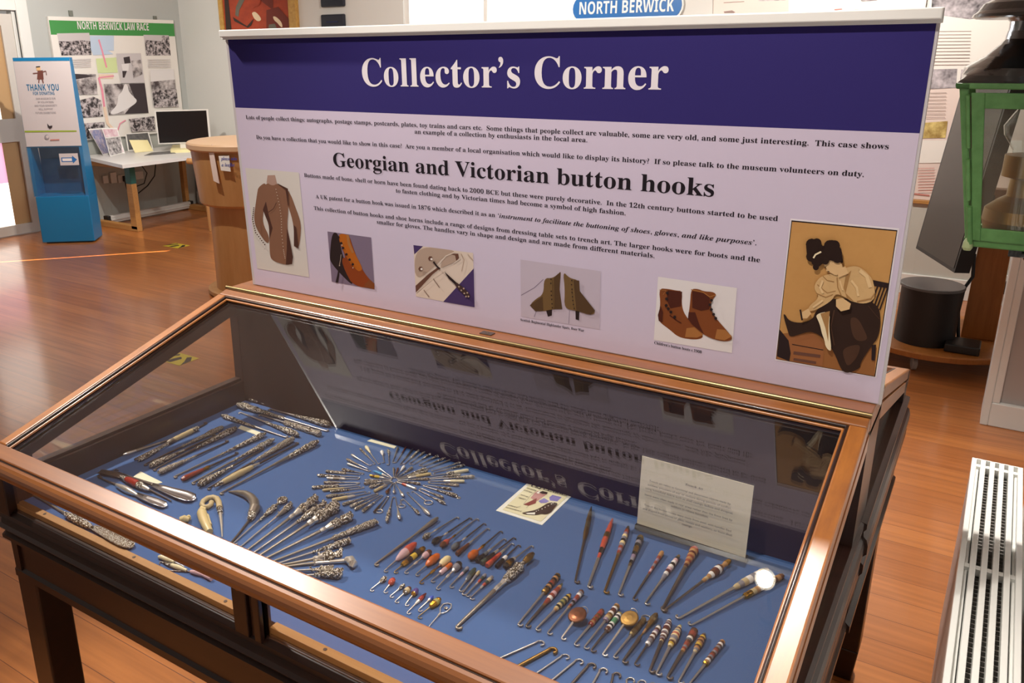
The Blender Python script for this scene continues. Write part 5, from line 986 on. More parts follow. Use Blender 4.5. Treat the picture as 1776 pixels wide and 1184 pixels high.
for t0, t1, x in ((0.0, 0.055, 1.02), (0.965, 1.0, 1.04)):
    for ax in (0, 1):
        for s_ in (-1, 1):
            def q2(a, c, t): return lp(a, c, t) if ax == 0 else lp(c, a, t)
            lo = [q2(-x, s_ * x, t0), q2(x, s_ * x, t0), q2(x, s_ * 0.86, t0), q2(-x, s_ * 0.86, t0)]; hi = [q2(-x, s_ * x, t1), q2(x, s_ * x, t1), q2(x, s_ * 0.86, t1), q2(-x, s_ * 0.86, t1)]
            if (ax == 0) == (s_ > 0): lo.reverse(); hi.reverse()
            b.hexa(lo, hi, 'lan_green', 0.003)
fr = b.build('frame', lan)
b = MB()      # door frame on the front face
def fp(u, t, d=0.0): p = lp(u, -1, t); return p + V((0, -d, 0))
def fbar(u0, u1, t0, t1, d0, d1, m, mb):
    lo = [fp(u0, t0, d1), fp(u1, t0, d1), fp(u1, t0, d0), fp(u0, t0, d0)]; hi = [fp(u0, t1, d1), fp(u1, t1, d1), fp(u1, t1, d0), fp(u0, t1, d0)]
    mb.hexa(lo, hi, m, 0.0015)
fbar(-0.86, -0.70, 0.045, 0.945, -0.004, 0.006, 'lan_green', b); fbar(0.70, 0.86, 0.045, 0.945, -0.004, 0.006, 'lan_green', b); fbar(-0.70, 0.70, 0.045, 0.125, -0.004, 0.006, 'lan_green', b); fbar(-0.70, 0.70, 0.855, 0.945, -0.004, 0.006, 'lan_green', b)
dr = b.build('door', lan)
g = MB(); g.hexa([fp(-0.71, 0.115, 0.002), fp(0.71, 0.115, 0.002), fp(0.71, 0.115, 0), fp(-0.71, 0.115, 0)], [fp(-0.71, 0.865, 0.002), fp(0.71, 0.865, 0.002), fp(0.71, 0.865, 0), fp(-0.71, 0.865, 0)], 'dusty_pane'); g.build('glass_pane', dr)
b = MB(); h0 = fp(-0.91, 0.30, 0.006); h1 = fp(-0.91, 0.55, 0.006); b.tube([h0, h1], 0.0045, 'lan_green', 8)
b.tube([fp(-0.90, 0.62, 0.006), fp(-0.90, 0.93, 0.006)], 0.004, 'lan_green', 8); b.tube([fp(-0.86, 0.62, 0.003), fp(-0.88, 0.75, 0.003), fp(-0.87, 0.92, 0.003)], 0.0025, 'lan_rust', 6); b.tube([fp(-0.90, 0.02, 0.006), fp(-0.90, 0.26, 0.006)], 0.0055, 'lan_green', 8); b.build('hinge', dr)
b = MB(); c = fp(-0.95, 0.0, 0.004); b.lathe(c + V((0, 0, 0.018)), (0, 0, -1), [(0, 0.006), (0.008, 0.009), (0.02, 0.010), (0.026, 0.007)], 'lan_chip', 12); lab(b.build('corner_foot', lan), 'chipped pale corner foot')
for nm, ff in (('side_pane', lambda u, t: lp(-0.97, u, t)), ('side_pane', lambda u, t: lp(0.97, u, t)), ('back_pane', lambda u, t: lp(u, 0.97, t))):
    g = MB(); q_ = [ff(-0.9, 0.05), ff(0.9, 0.05), ff(0.9, 0.97), ff(-0.9, 0.97)]; nn = (q_[1] - q_[0]).cross(q_[2] - q_[0]).normalized(); g.prism(q_, nn * 0.002, 'dusty_pane'); g.build(nm, lan)
b = MB(); q_ = [lp(-1, -1, 0), lp(1, -1, 0), lp(1, 1, 0), lp(-1, 1, 0)]; b.prism(q_, V((0, 0, 0.004)), 'lan_green'); b.build('floor_plate', lan)
# black roof: square skirt, neck, flange and cowl
b = MB(); top = LH1
def sq_ring(w, z, n=6): return None
prof = [(0.0, .156), (0.004, .156), (0.014, .158), (0.028, .156), (0.040, .138), (0.050, .122), (0.063, .109), (0.074, .098), (0.084, .092), (0.100, .089)]
rings = []
for z, w in prof:
    k = max(0.0, min(1.0, (z - 0.002) / 0.028)); rg = []
    for i in range(32):
        th = 2 * PI * i / 32 + PI / 4; c_, s_ = math.cos(th), math.sin(th); m_ = max(abs(c_), abs(s_)); r_ = (1 - k) / m_ + k * 1.0
        rg.append(V((LCX + c_ * r_ * w, LYc + s_ * r_ * w, top + z)))
    rings.append(rg)
for r0, r1 in zip(rings, rings[1:]): b.add(r0 + r1, [(i, (i + 1) % 32, 32 + (i + 1) % 32, 32 + i) for i in range(32)], 'lan_black', True)
lab(b.build('roof', lan), 'glossy black bell-shaped roof')
b = MB(); b.lathe((LCX, LYc, top + 0.088), (0, 0, 1), [(0, 0.088), (0.030, 0.088), (0.036, 0.094), (0.0365, 0.150), (0.039, 0.158), (0.045, 0.156), (0.052, 0.148), (0.066, 0.140), (0.078, 0.118), (0.092, 0.086), (0.105, 0.068), (0.150, 0.060), (0.160, 0.070), (0.172, 0.066), (0.185, 0.03)], 'lan_black', 32); lab(b.build('chimney', lan), 'black flanged chimney cowl')
b = MB(); b.lathe((LCX + 0.005, LYc, LH0 + 0.004), (0, 0, 1), [(0, 0.068), (0.02, 0.074), (0.045, 0.080), (0.070, 0.078), (0.088, 0.058), (0.098, 0.042), (0.135, 0.040), (0.140, 0.058), (0.185, 0.058), (0.186, 0.050)], 'old_brass', 24); b.build('burner', lan)
b = MB(); b.lathe((LCX + 0.005, LYc, LH0 + 0.184), (0, 0, 1), [(0, 0.044), (0.015, 0.046), (0.045, 0.066), (0.065, 0.070), (0.090, 0.056), (0.115, 0.040), (0.16, 0.032)], 'acrylic', 20, cap=False); lab(b.build('lamp_glass', lan), 'clear glass lamp chimney')
b = MB(); b.box((LCX - 0.012, LYc - 0.012, LH0 - 0.03), (LCX + 0.012, LYc + 0.012, LH0), 'lan_black'); b.tube([(LCX, LYc, LH0 - 0.024), (XR, LYc, LH0 - 0.024)], 0.009, 'lan_black', 8); b.tube([(LCX + 0.02, LYc, LH0 - 0.03), (XR - 0.004, LYc, LH0 - 0.16)], 0.006, 'lan_black', 8); b.box((XR - 0.008, LYc - 0.025, LH0 - 0.2), (XR, LYc + 0.025, LH0 + 0.01), 'lan_black'); b.build('wall_bracket', lan)

# ---- display screen on its wooden trolley
mat('tv_screen', (62, 54, 50), 0.3); mat('tv_bezel', (30, 28, 28), 0.4); mat('trolley_wood', (186, 120, 58), 0.4, noise=((40, 40, 4), 0.25, (160, 96, 40))); mat('drum_black', (30, 27, 26), 0.5); mat('drum_top', (96, 98, 100), 0.35); mat('caster', (150, 140, 132), 0.4)
tv = thing('screen_trolley', 'tilted black display screen on a round wooden trolley with casters behind the case', 'display screen', (1.46, 3.74, 0))
P0, P1 = V((1.268, 3.90, 0.55)), V((1.488, 3.40, 0.546)); dd = (P1 - P0); dd.z = 0; nn = V((-dd.y, dd.x, 0)).normalized() * -1
if nn.x > 0: nn = -nn
TILT = V((0.10, 0.045, 0.95)); b = MB(); b.prism([P0, P1, P1 + TILT, P0 + TILT], -nn * 0.07, 'tv_bezel'); sc_ = b.build('screen', tv)
uu = dd.normalized(); b = MB(); b.prism([P0 + uu * .018 + TILT * .02, P1 - uu * .018 + TILT * .02, P1 - uu * .018 + TILT * .98, P0 + uu * .018 + TILT * .98], nn * 0.002, 'tv_screen'); lab(b.build('screen_glass', sc_), 'dark grey switched-off glass')
b = MB(); ctr = V((1.44, 3.76, 0)); b.lathe(ctr + V((0, 0, 0.085)), (0, 0, 1), [(0, 0.43), (0.006, 0.44), (0.030, 0.44), (0.035, 0.43)], 'trolley_wood', 40); lab(b.build('base', tv), 'round pale wood base board')
b = MB(); b.hexa([(1.56, 3.74, 0.12), (1.72, 3.74, 0.12), (1.72, 3.82, 0.12), (1.56, 3.82, 0.12)], [(1.57, 3.74, 0.93), (1.71, 3.74, 0.93), (1.71, 3.82, 0.93), (1.57, 3.82, 0.93)], 'trolley_wood', 0.005); b.box((1.42, 3.74, 0.80), (1.60, 3.78, 0.90), 'tv_bezel'); b.build('column', tv)
for an in (-100, -20, 60, 140, 215):
    p = ctr + V((0.36 * math.cos(math.radians(an)), 0.36 * math.sin(math.radians(an)), 0.036)); b = MB(); b.lathe(p + V((-0.012, 0, 0)), (1, 0.3, 0), [(0, .028), (.003, .036), (.022, .036), (.025, .028)], 'caster', 16); b.tube([p, p + V((0, 0, 0.052))], 0.009, 'tv_bezel', 8); b.build('caster', tv)
b = MB(); b.tube([ony(1690, 440, 3.72), ony(1687, 480, 3.70), ony(1672, 500, 3.66), ony(1662, 540, 3.64), ony(1662, 600, 3.62)], 0.009, 'tv_bezel', 8); b.build('cable', tv)
b = MB(); b.box((1.50, 3.42, 0.121), (1.66, 3.58, 0.165), 'tv_bezel', 0.006); b.build('media_box', tv)
dr_ = thing('drum', 'black drum with a grey flat top standing on the screen trolley', 'drum', (1.395, 3.58, 0.121))
b = MB(); b.lathe((1.395, 3.58, 0.1205), (0, 0, 1), [(0, 0.145), (0.30, 0.145)], 'drum_black', 32); b.build('body', dr_)
b = MB(); b.lathe((1.395, 3.58, 0.4205), (0, 0, 1), [(0, 0.155), (0.012, 0.155), (0.014, 0.150)], 'drum_top', 32); lab(b.build('lid', dr_), 'grey flat lid')

# ---- wall sockets
mat('plastic_white', (226, 222, 216), 0.4)
def socket(p, ax, label, w=0.14, h=0.085, plug=True, group='wall sockets'):
    p = V(p); o = thing('wall_socket', label, 'socket', p, group); b = MB()
    if ax == 'y': b.box((p.x - w / 2, p.y - 0.03, p.z - h / 2), (p.x + w / 2, p.y, p.z + h / 2), 'plastic_white', 0.004)
    else: b.box((p.x, p.y - w / 2, p.z - h / 2), (p.x + 0.025, p.y + w / 2, p.z + h / 2), 'plastic_white', 0.004)
    b.build('plate', o)
    if plug:
        b = MB()
        if ax == 'y': b.box((p.x + 0.0, p.y - 0.08, p.z - 0.05), (p.x + 0.055, p.y - 0.03, p.z + 0.03), 'tv_bezel', 0.004)
        else: b.box((p.x + 0.025, p.y - 0.03, p.z - 0.03), (p.x + 0.09, p.y + 0.03, p.z + 0.03), 'tv_bezel', 0.006)
        lab(b.build('plug', o), 'black plug')
P = ony(1735, 492, YB - 0.02); socket(P, 'y', 'white double socket with a black plug on the wall behind the trolley', 0.16, 0.13)
for (x, y), lb, pl, w in (((155, 315), 'white socket box under the desk, nearest the donation box', False, .07), ((181, 311), 'small white socket under the desk, second from the donation box', False, .06), ((195, 308), 'tall white switch box on the wall under the desk', False, .07), ((214, 309), 'white socket with a large black plug behind the taped desk leg', True, .16), ((238, 304), 'white socket under the desk just right of its taped leg', False, .12)):
    p = onx(x, y, XL + 0.0205); socket(p, 'x', lb, w, 0.11 if 'tall' in lb else 0.08, pl)

# ---- back wall: painting, blue squares, station sign, display boards
mat('gilt', (206, 166, 88), 0.35, noise=((30, 30, 30), 0.2, (176, 130, 60))); mat('pt_red', (186, 78, 44), 0.6, noise=((5, 5, 9), 0.25, (140, 50, 32))); mat('pt_dark', (52, 38, 32), 0.6); mat('pt_cream', (226, 204, 170), 0.6); mat('pt_grey', (104, 100, 88), 0.6); mat('pt_brown', (112, 44, 32), 0.6)
Yb = YB - 0.0005
p0, p1 = ony(388, 58, Yb), ony(518, 52, Yb); zb = p0.z - 0.002
pa = thing('painting', 'gilt-framed oil painting of a red-robed figure on the back wall', 'painting', (p0.x / 2 + p1.x / 2, YB, zb))
xa, xb, zt = p0.x, p1.x + 0.02, zb + 1.25
b = MB()
for (a, c) in (((xa, zb), (xa + .06, zt)), ((xb - .10, zb), (xb, zt)), ((xa, zb), (xb, zb + .02)), ((xa, zt - .08), (xb, zt))): b.box((a[0], YB - .05, a[1]), (c[0], YB - .001, c[1]), 'gilt', .006)
b.build('frame', pa)
b = MB(); b.box((xa + .03, YB - .03, zb + .01), (xb - .03, YB - .012, zt - .03), 'pt_red'); b.build('canvas', pa)
q = Print(lambda px, py, off: ony(px, py, YB - .031 - off * 4), (380, 0), 6.831)
q.p('pt_dark', (50, -200), (90, -200), (150, 380), (85, 390)); q.p('pt_grey', (290, -120), (340, -80), (240, 120), (230, 200), (190, 180), (200, 80)); q.p('pt_brown', (540, -200), (640, -200), (640, 120), (560, 60), (480, 0)); q.p('pt_brown', (560, 120), (700, 80), (850, 250), (850, 360), (560, 360)); q.p('pt_dark', (160, 200), (330, 310), (410, 220), (380, 300), (340, 330), (180, 250))
q.p('pt_cream', (385, 150), (430, 135), (490, 200), (500, 240), (460, 255), (420, 225), (400, 190)); q.p('pt_cream', (635, 190), (680, 200), (740, 260), (755, 330), (720, 310), (690, 270), (650, 240)); q.p('pt_grey', (590, 290), (660, 280), (700, 370), (580, 370)); q.p('pt_grey', (190, 355), (560, 345), (560, 372), (190, 378))
q.p('pt_red', (330, -300), (560, -320), (480, 60), (400, 90)); q.p('pt_cream', (420, -560), (520, -560), (530, -440), (470, -400), (415, -450)); q.p('pt_dark', (400, -600), (540, -600), (530, -540), (420, -530)); q.done('figure', pa, 'red-robed figure with pale hands')
mat('sq_dark', (26, 30, 44), 0.35); mat('sq_blue', (32, 40, 96), 0.3)
for k, (pp, lb) in enumerate((((561, 600, 24, 52), 'dark blue square plaque on the back wall just above the panel rail'), ((560, 599, -18, 13), 'dark blue square plaque on the back wall, above the other one'))):
    a, c = ony(pp[0], pp[3], Yb), ony(pp[1], pp[2], Yb); o = thing('blue_plaque', lb, 'plaque', ((a.x + c.x) / 2, YB, (a.z + c.z) / 2), 'blue plaques'); b = MB(); b.box((a.x, YB - .035, a.z), (c.x, YB - .001, c.z), 'sq_dark', .012); b.build('frame', o)
    b = MB(); m_ = (c.x - a.x) * .25; b.box((a.x + m_, YB - .040, a.z + m_), (c.x - m_, YB - .034, c.z - m_), 'sq_blue', .004); b.build('centre', o)
# station totem sign
mat('totem_blue', (48, 110, 178), 0.3); mat('totem_white', (232, 234, 232), 0.35)
a, c = ony(1000, 12, Yb), ony(1180, 8, Yb); cz = (a.z + c.z) / 2 - 0.01; cxm = (a.x + c.x) / 2; hw = (c.x - a.x) / 2 + .02
st = thing('station_sign', 'blue and white enamel railway sign reading NORTH BERWICK on the back wall', 'sign', (cxm, YB, cz))
def pill(hw, hh, n=10):
    out = []
    for s_, a0 in ((1, -90), (-1, 90)):
        for k in range(n + 1): th = math.radians(a0 + 180 * k / n); out.append((s_ * (hw - hh) + hh * math.cos(th), hh * math.sin(th)))
    return out
def circ(r, n=36): return [(r * math.cos(2 * PI * k / n), r * math.sin(2 * PI * k / n)) for k in range(n)]
def platep(pts, y0, t, m, mb): mb.prism([V((cxm + x, y0, cz + z)) for x, z in pts], V((0, -t, 0)), m)
hh_ = 0.098; R1 = 0.170
b = MB(); low = [(-.27, -.03), (.27, -.03), (.27, -.09), (.20, -.145), (-.20, -.145), (-.27, -.09)]
up = [(x, -z) for x, z in low]
for sh in (low, up): platep(sh, YB - .001, .016, 'totem_white', b)
platep(pill(hw + .012, hh_ + .012), YB - .001, .022, 'totem_white', b); b.build('white_border', st)
b = MB()
for sh in (low, up): platep([(x * .95, z * .93 if abs(z) > .05 else z) for x, z in sh], YB - .0165, .003, 'totem_blue', b)
platep(pill(hw, hh_), YB - .0225, .003, 'totem_blue', b); b.build('blue_plate', st)
b = MB(); b.text('NORTH BERWICK', (cxm, YB - .0262, cz - .042), (1, 0, 0), (0, 0, 1), 'totem_white', width=hw * 1.74, cap=.088, style='bold', align='c'); lab(b.build('lettering', st), 'white letters NORTH BERWICK')
# display boards on the right of the back wall
mat('poster_white', (240, 236, 230), 0.5); mat('poster_pink', (232, 214, 206), 0.5); mat('poster_ink', (150, 130, 124), 0.6); mat('poster_red', (200, 130, 120), 0.6)
photo_mat('ph_grey', (60, 52, 58), (212, 202, 206), 14); photo_mat('ph_trees', (58, 52, 58), (206, 198, 204), 9); photo_mat('ph_yellow', (150, 120, 60), (226, 204, 130), 12)
def board(name, label, cat, px0, px1, zlo, zhi, m, t=0.02, pad=0.0):
    xa = ony(px0[0], px0[1], YB - t).x; xb = ony(px1[0], px1[1], YB - t).x
    o = thing(name, label, cat, ((xa + xb) / 2, YB, zlo), 'display boards'); b = MB(); b.box((xa, YB - t, zlo), (xb, YB - .001, zhi), m, .002); b.build('board', o); return o, xa, xb
o, xa, xb = board('display_board', 'wide cream display board on the back wall right of the station sign', 'display board', (1238, 20), (1606, 8), 0.70, 2.45, 'poster_white')
q = Print(lambda px, py, off: ony(px, py, YB - .021 - off * 3), (1230, 0), 3.779)
q.p('poster_pink', (35, -300), (520, -300), (520, 400), (20, 400)); q.p('ph_grey', (320, -60), (500, -70), (500, 2), (325, 8)); q.p('poster_ink', (95, 75), (150, 68), (172, 80), (160, 86), (100, 86)); q.stroke('poster_ink', [(220, 92), (400, 86)], 5); q.stroke('poster_ink', [(95, 18), (230, 10)], 4); q.p('poster_red', (820, 60), (870, 56), (872, 62), (822, 68)); q.p('poster_red', (830, 76), (868, 74), (868, 80), (832, 84)); q.p('poster_red', (955, 62), (1015, 62), (1012, 70), (960, 72)); q.p('poster_red', (965, 80), (1010, 80), (1008, 86), (968, 88)); q.p('ph_trees', (950, -60), (1110, -70), (1100, 0), (1000, 8))
q.done('print', o, 'printed pictures and captions')
o, xa, xb = board('display_board', 'tall pale display board with tree photographs behind the lantern', 'display board', (1583, 345), (1776, 340), 0.655, 2.45, 'poster_pink', 0.025)
q = Print(lambda px, py, off: ony(px, py, YB - .026 - off * 3), (1560, 0), 3.287)
q.p('poster_white', (190, -200), (760, -200), (700, 470), (130, 470)); q.p('ph_trees', (195, -150), (720, -160), (720, 70), (400, 110), (180, 80)); q.p('ph_trees', (175, 395), (330, 392), (322, 500), (168, 508)); q.p('ph_trees', (352, 396), (480, 394), (480, 480), (345, 470)); q.p('ph_yellow', (135, 700), (275, 690), (262, 785), (122, 788)); q.p('poster_white', (120, 800), (700, 800), (700, 920), (100, 930)); q.p('poster_red', (82, 1100), (172, 1110), (170, 1118), (80, 1108))
for yy in list(range(180, 380, 19)) + list(range(530, 680, 20)): q.stroke('poster_ink', [(205 - yy * .1, yy), ((420 if yy < 480 else 300) - yy * .06, yy - 2)], 3)
for yy in range(960, 1090, 16): q.stroke('poster_red', [(105, yy), (200, yy - 2)], 3)
q.done('print', o, 'printed text and tree photographs')
b = MB(); b.box((xa - .0, YB - .045, 0.63), (xb, YB - .001, 0.654), 'wood_pale', .003); b.build('ledge', o)

# ---- green display board on the left wall
mat('gr_green', (66, 150, 74), 0.5); mat('gr_edge', (120, 124, 116), 0.5); mat('map_blue', (196, 214, 236), 0.5); mat('map_pink', (236, 150, 172), 0.5); mat('map_green', (214, 230, 170), 0.5); mat('map_peach', (240, 214, 190), 0.5); photo_mat('ph_crowd', (42, 34, 38), (206, 196, 198), 26, (0.42, 0.6)); photo_mat('ph_hill', (70, 60, 62), (214, 206, 206), 10)
mat('ph_sky', (206, 200, 202), 0.5); mat('ph_dark', (56, 46, 50), 0.5); mat('ph_white', (232, 228, 228), 0.5)
XB = XL + 0.03
def Lw(off0):
    return lambda px, py, off: onx(px, py, XB + off0 + off * 4)
gb = thing('display_board', 'green-headed display board North Berwick Law Race on the left wall above the desk', 'display board', onx(190, 140, XB))
cs = [onx(83, 28, XB), onx(301, 41, XB), onx(322, 186, XB), onx(143, 244, XB)]
y0_, y1_ = cs[0].y, (cs[1].y + cs[2].y) / 2 - .02; z1_, z0_ = cs[0].z, cs[3].z
b = MB(); b.box((XL + .001, y0_, z0_), (XB, y1_, z1_), 'poster_white', .003); b.build('board', gb)
b = MB(); hb_ = onx(90, 60, XB).z; b.box((XB - .001, y0_ + .004, hb_), (XB + .0015, y1_ - .004, z1_ - .035), 'gr_green'); lab(b.build('heading_band', gb), 'green heading band')
b = MB(); P, Q = onx(135, 50.5, XB + .003), onx(258.5, 53, XB + .003); b.text('NORTH BERWICK LAW RACE', P, (0, 1, 0), (0, 0, 1), 'ph_white', width=Q.y - P.y, cap=.068, style='bold'); lab(b.build('heading', gb), 'white heading NORTH BERWICK LAW RACE')
q = Print(Lw(.0005), (80, 20), 5.148)
q.p('ph_sky', (95, 195), (385, 190), (395, 275), (115, 270)); q.p('ph_crowd', (110, 265), (200, 268), (300, 255), (395, 265), (405, 388), (138, 392)); q.p('ph_sky', (868, 208), (1095, 212), (1100, 270), (880, 268)); q.p('ph_crowd', (880, 255), (1030, 265), (1035, 215), (1095, 215), (1112, 392), (892, 392))
q.p('map_blue', (390, 215), (605, 215), (605, 350), (400, 340)); q.p('map_green', (445, 420), (625, 410), (640, 545), (462, 550)); q.p('map_peach', (470, 560), (600, 560), (600, 600), (470, 600)); q.p('map_blue', (540, 340), (490, 280), (400, 340), (420, 390), (600, 380))
q.stroke('map_pink', [(470, 250), (500, 350), (540, 500)], 14); q.stroke('map_pink', [(470, 590), (605, 575)], 12); q.stroke('map_pink', [(470, 590), (500, 700), (520, 850), (545, 960)], 18); q.stroke('map_peach', [(520, 850), (550, 1000), (600, 1050)], 26); q.stroke('map_pink', [(640, 1060), (660, 1000), (710, 970)], 10)
q.p('ph_hill', (225, 555), (445, 560), (460, 740), (258, 745)); q.p('ph_dark', (235, 555), (330, 560), (440, 575), (300, 600), (235, 610)); q.p('ph_crowd', (270, 800), (420, 760), (490, 790), (510, 935), (300, 950)); q.p('ph_crowd', (300, 1000), (520, 985), (530, 1120), (330, 1140))
q.p('ph_sky', (625, 375), (845, 372), (878, 635), (668, 640)); q.p('ph_dark', (690, 410), (745, 400), (755, 460), (700, 465)); q.p('ph_white', (672, 470), (740, 465), (735, 530), (685, 530)); q.p('ph_dark', (680, 530), (722, 530), (700, 590), (685, 590)); q.p('ph_hill', (760, 440), (845, 430), (860, 560), (780, 600))
q.p('ph_hill', (515, 648), (880, 640), (915, 905), (560, 925)); q.p('ph_dark', (740, 645), (880, 640), (915, 905), (700, 915), (800, 800)); q.p('ph_white', (640, 750), (680, 715), (700, 640), (730, 660), (735, 710), (780, 760), (820, 800), (760, 850), (620, 920), (560, 910), (640, 830)); q.p('ph_white', (930, 520), (1138, 512), (1150, 610), (935, 630)); q.p('ph_hill', (932, 628), (1150, 606), (1160, 710), (945, 720)); q.p('ph_crowd', (945, 710), (1162, 690), (1182, 850), (965, 858)); q.p('ph_crowd', (738, 960), (965, 935), (975, 1065), (762, 1075))
for yy in (430, 446, 462, 478, 494): q.stroke('ph_sky', [(215, yy), (400, yy - 6)], 6); q.stroke('ph_sky', [(905, yy), (1110, yy - 2)], 6)
q.done('print', gb, 'black and white race photographs and a map')
b = MB()
for x in (123, 269): p = onx(x, 24 if x < 200 else 33, XL + .01); b.box((p.x - .008, p.y - .02, p.z - .02), (p.x + .006, p.y + .02, p.z + .03), 'gr_edge')
b.build('hanging_clip', gb)

# ---- donation box
mat('don_blue', (26, 122, 176), 0.32); mat('don_inner', (18, 84, 128), 0.4); mat('don_poster', (204, 196, 198), 0.45); mat('don_ink', (40, 108, 150), 0.5); mat('don_text', (150, 144, 150), 0.6); mat('don_green', (150, 170, 60), 0.5); mat('don_brown', (110, 64, 56), 0.5)
DA, DB = V((-5.612, 2.795, 0)), V((-5.262, 3.090, 0)); dx = (DB - DA).normalized(); dw = (DB - DA).length; dn = V((dx.y, -dx.x, 0)); UP = V((0, 0, 1))
db = thing('donation_box', 'blue floor-standing donation box with a thank you poster beside the left door', 'donation box', (DA + DB) / 2 - dn * .1)
def dp(u, z, d=0.0): return DA + dx * u + UP * z + dn * d
def dbox(mb, u0, u1, z0, z1, d0, d1, m, bev=0.0): mb.hexa([dp(u0, z0, d1), dp(u1, z0, d1), dp(u1, z0, d0), dp(u0, z0, d0)], [dp(u0, z1, d1), dp(u1, z1, d1), dp(u1, z1, d0), dp(u0, z1, d0)], m, bev)
b = MB(); dbox(b, 0, dw, 0.012, 0.43, -.26, 0, 'don_blue', .006); dbox(b, .03, dw - .03, 0, .012, -.24, -.02, 'tv_bezel'); b.build('base', db)
b = MB(); u0, u1 = -.012, dw
b.prism([dp(u1 - .03, .43, -.02), dp(u1 - .03, 1.62, -.02), dp(u1 - .03, 1.62, -.08), dp(u1 - .03, .43, -.26)], dx * .03, 'don_blue'); b.prism([dp(u0, .43, -.02), dp(u0, 1.62, -.02), dp(u0, 1.62, -.08), dp(u0, .43, -.26)], dx * .03, 'don_blue'); dbox(b, u0 + .03, u1 - .03, .43, .86, -.235, -.22, 'don_inner'); dbox(b, u0 + .03, u1 - .03, .86, 1.62, -.06, -.02, 'don_blue'); b.build('back_panel', db)
b = MB(); dbox(b, u0 + .004, u1 - .004, .872, 1.61, -.02, -.012, 'don_poster'); ps = b.build('poster', db)
b = MB(); dbox(b, u0 + .004, u1 - .004, 1.592, 1.618, -.019, -.010, 'don_blue'); b.build('header_strip', ps)
q = Print(lambda px, py, off: hit(px, py, dp(0, 0, -.0115), dn) + dn * off * 3, (0, 80), 3.289)
q.p('don_green', (140, 482), (436, 480), (438, 488), (142, 492)); q.p('don_brown', (215, 140), (245, 138), (250, 190), (212, 190)); q.stroke('don_brown', [(188, 156), (230, 152), (262, 142)], 6); q.stroke('don_brown', [(262, 142), (266, 165)], 4); q.p('pr_face', (208, 118), (230, 116), (232, 138), (210, 140)); q.stroke('don_brown', [(224, 188), (222, 210)], 6); q.stroke('don_brown', [(242, 188), (248, 210)], 6); q.p('tv_bezel', (206, 116), (230, 114), (230, 120), (207, 122)); q.p('ph_dark', (270, 440), (282, 455), (300, 452), (298, 464), (285, 472), (274, 462)); q.blob('don_text', 268, 518, 14); q.blob('don_poster', 272, 516, 9)
q.stroke('poster_red', [(288, 534), (340, 532)], 6); q.done('print', ps, 'little tartan figure, bird and green line')
b = MB()
def dtext(t, uc, z, w, cap, m, st='bold'): b.text(t, dp(uc, z, -.0105), dx, UP, m, width=w, cap=cap, style=st, align='c')
def dz_(x, y): p = hit(x / 3.289, 80 + y / 3.289, dp(0, 0, -.011), dn); return (p - DA).dot(dx), p.z
ul, zl = dz_(155, 255); ur, _ = dz_(338, 255); dtext('THANK YOU', (ul + ur) / 2, zl, ur - ul, .052, 'don_ink')
ul2, zl2 = dz_(190, 279); ur2, _ = dz_(312, 279); dtext('FOR DONATING', (ul2 + ur2) / 2, zl2, ur2 - ul2, .026, 'don_ink')
for yy, t, w in ((305, 'OUR MUSEUM IS RUN', .16), (325, 'BY VOLUNTEERS', .13), (345, 'AND YOUR GENEROSITY', .19), (365, 'WILL SUPPORT', .12), (386, 'FUTURE EXHIBITIONS', .17)): uu_, zz_ = dz_(262, yy); dtext(t, uu_, zz_, w, .016, 'don_text')
b.build('lettering', ps)
b = MB(); dbox(b, -.014, dw + .002, .43, .87, -.004, 0.0, 'acrylic'); dbox(b, -.014, -.010, .43, .87, -.2, -.004, 'acrylic'); dbox(b, -.010, dw - .002, .866, .87, -.2, -.004, 'acrylic'); lab(b.build('coin_box', db), 'clear acrylic coin box')
b = MB(); ul, zt_ = dz_(338, 612); ur, zb_ = dz_(455, 680); dbox(b, ul, ur, zb_ + .005, zt_, .0015, .003, 'don_poster'); lb_ = b.build('arrow_label', db)
b = MB(); zc2 = (zb_ + zt_) / 2; b.poly([dp(ul + .015, zc2 - .02, .0035), dp(ur - .05, zc2 - .02, .0035), dp(ur - .05, zc2 - .035, .0035), dp(ur - .012, zc2, .0035), dp(ur - .05, zc2 + .035, .0035), dp(ur - .05, zc2 + .02, .0035), dp(ul + .015, zc2 + .02, .0035)], 'totem_blue', dn); b.poly([dp(ul + .023, zc2 - .012, .004), dp(ur - .055, zc2 - .012, .004), dp(ur - .055, zc2 + .012, .004), dp(ul + .023, zc2 + .012, .004)], 'ph_white', dn); lab(b.build('arrow', lb_), 'blue arrow')

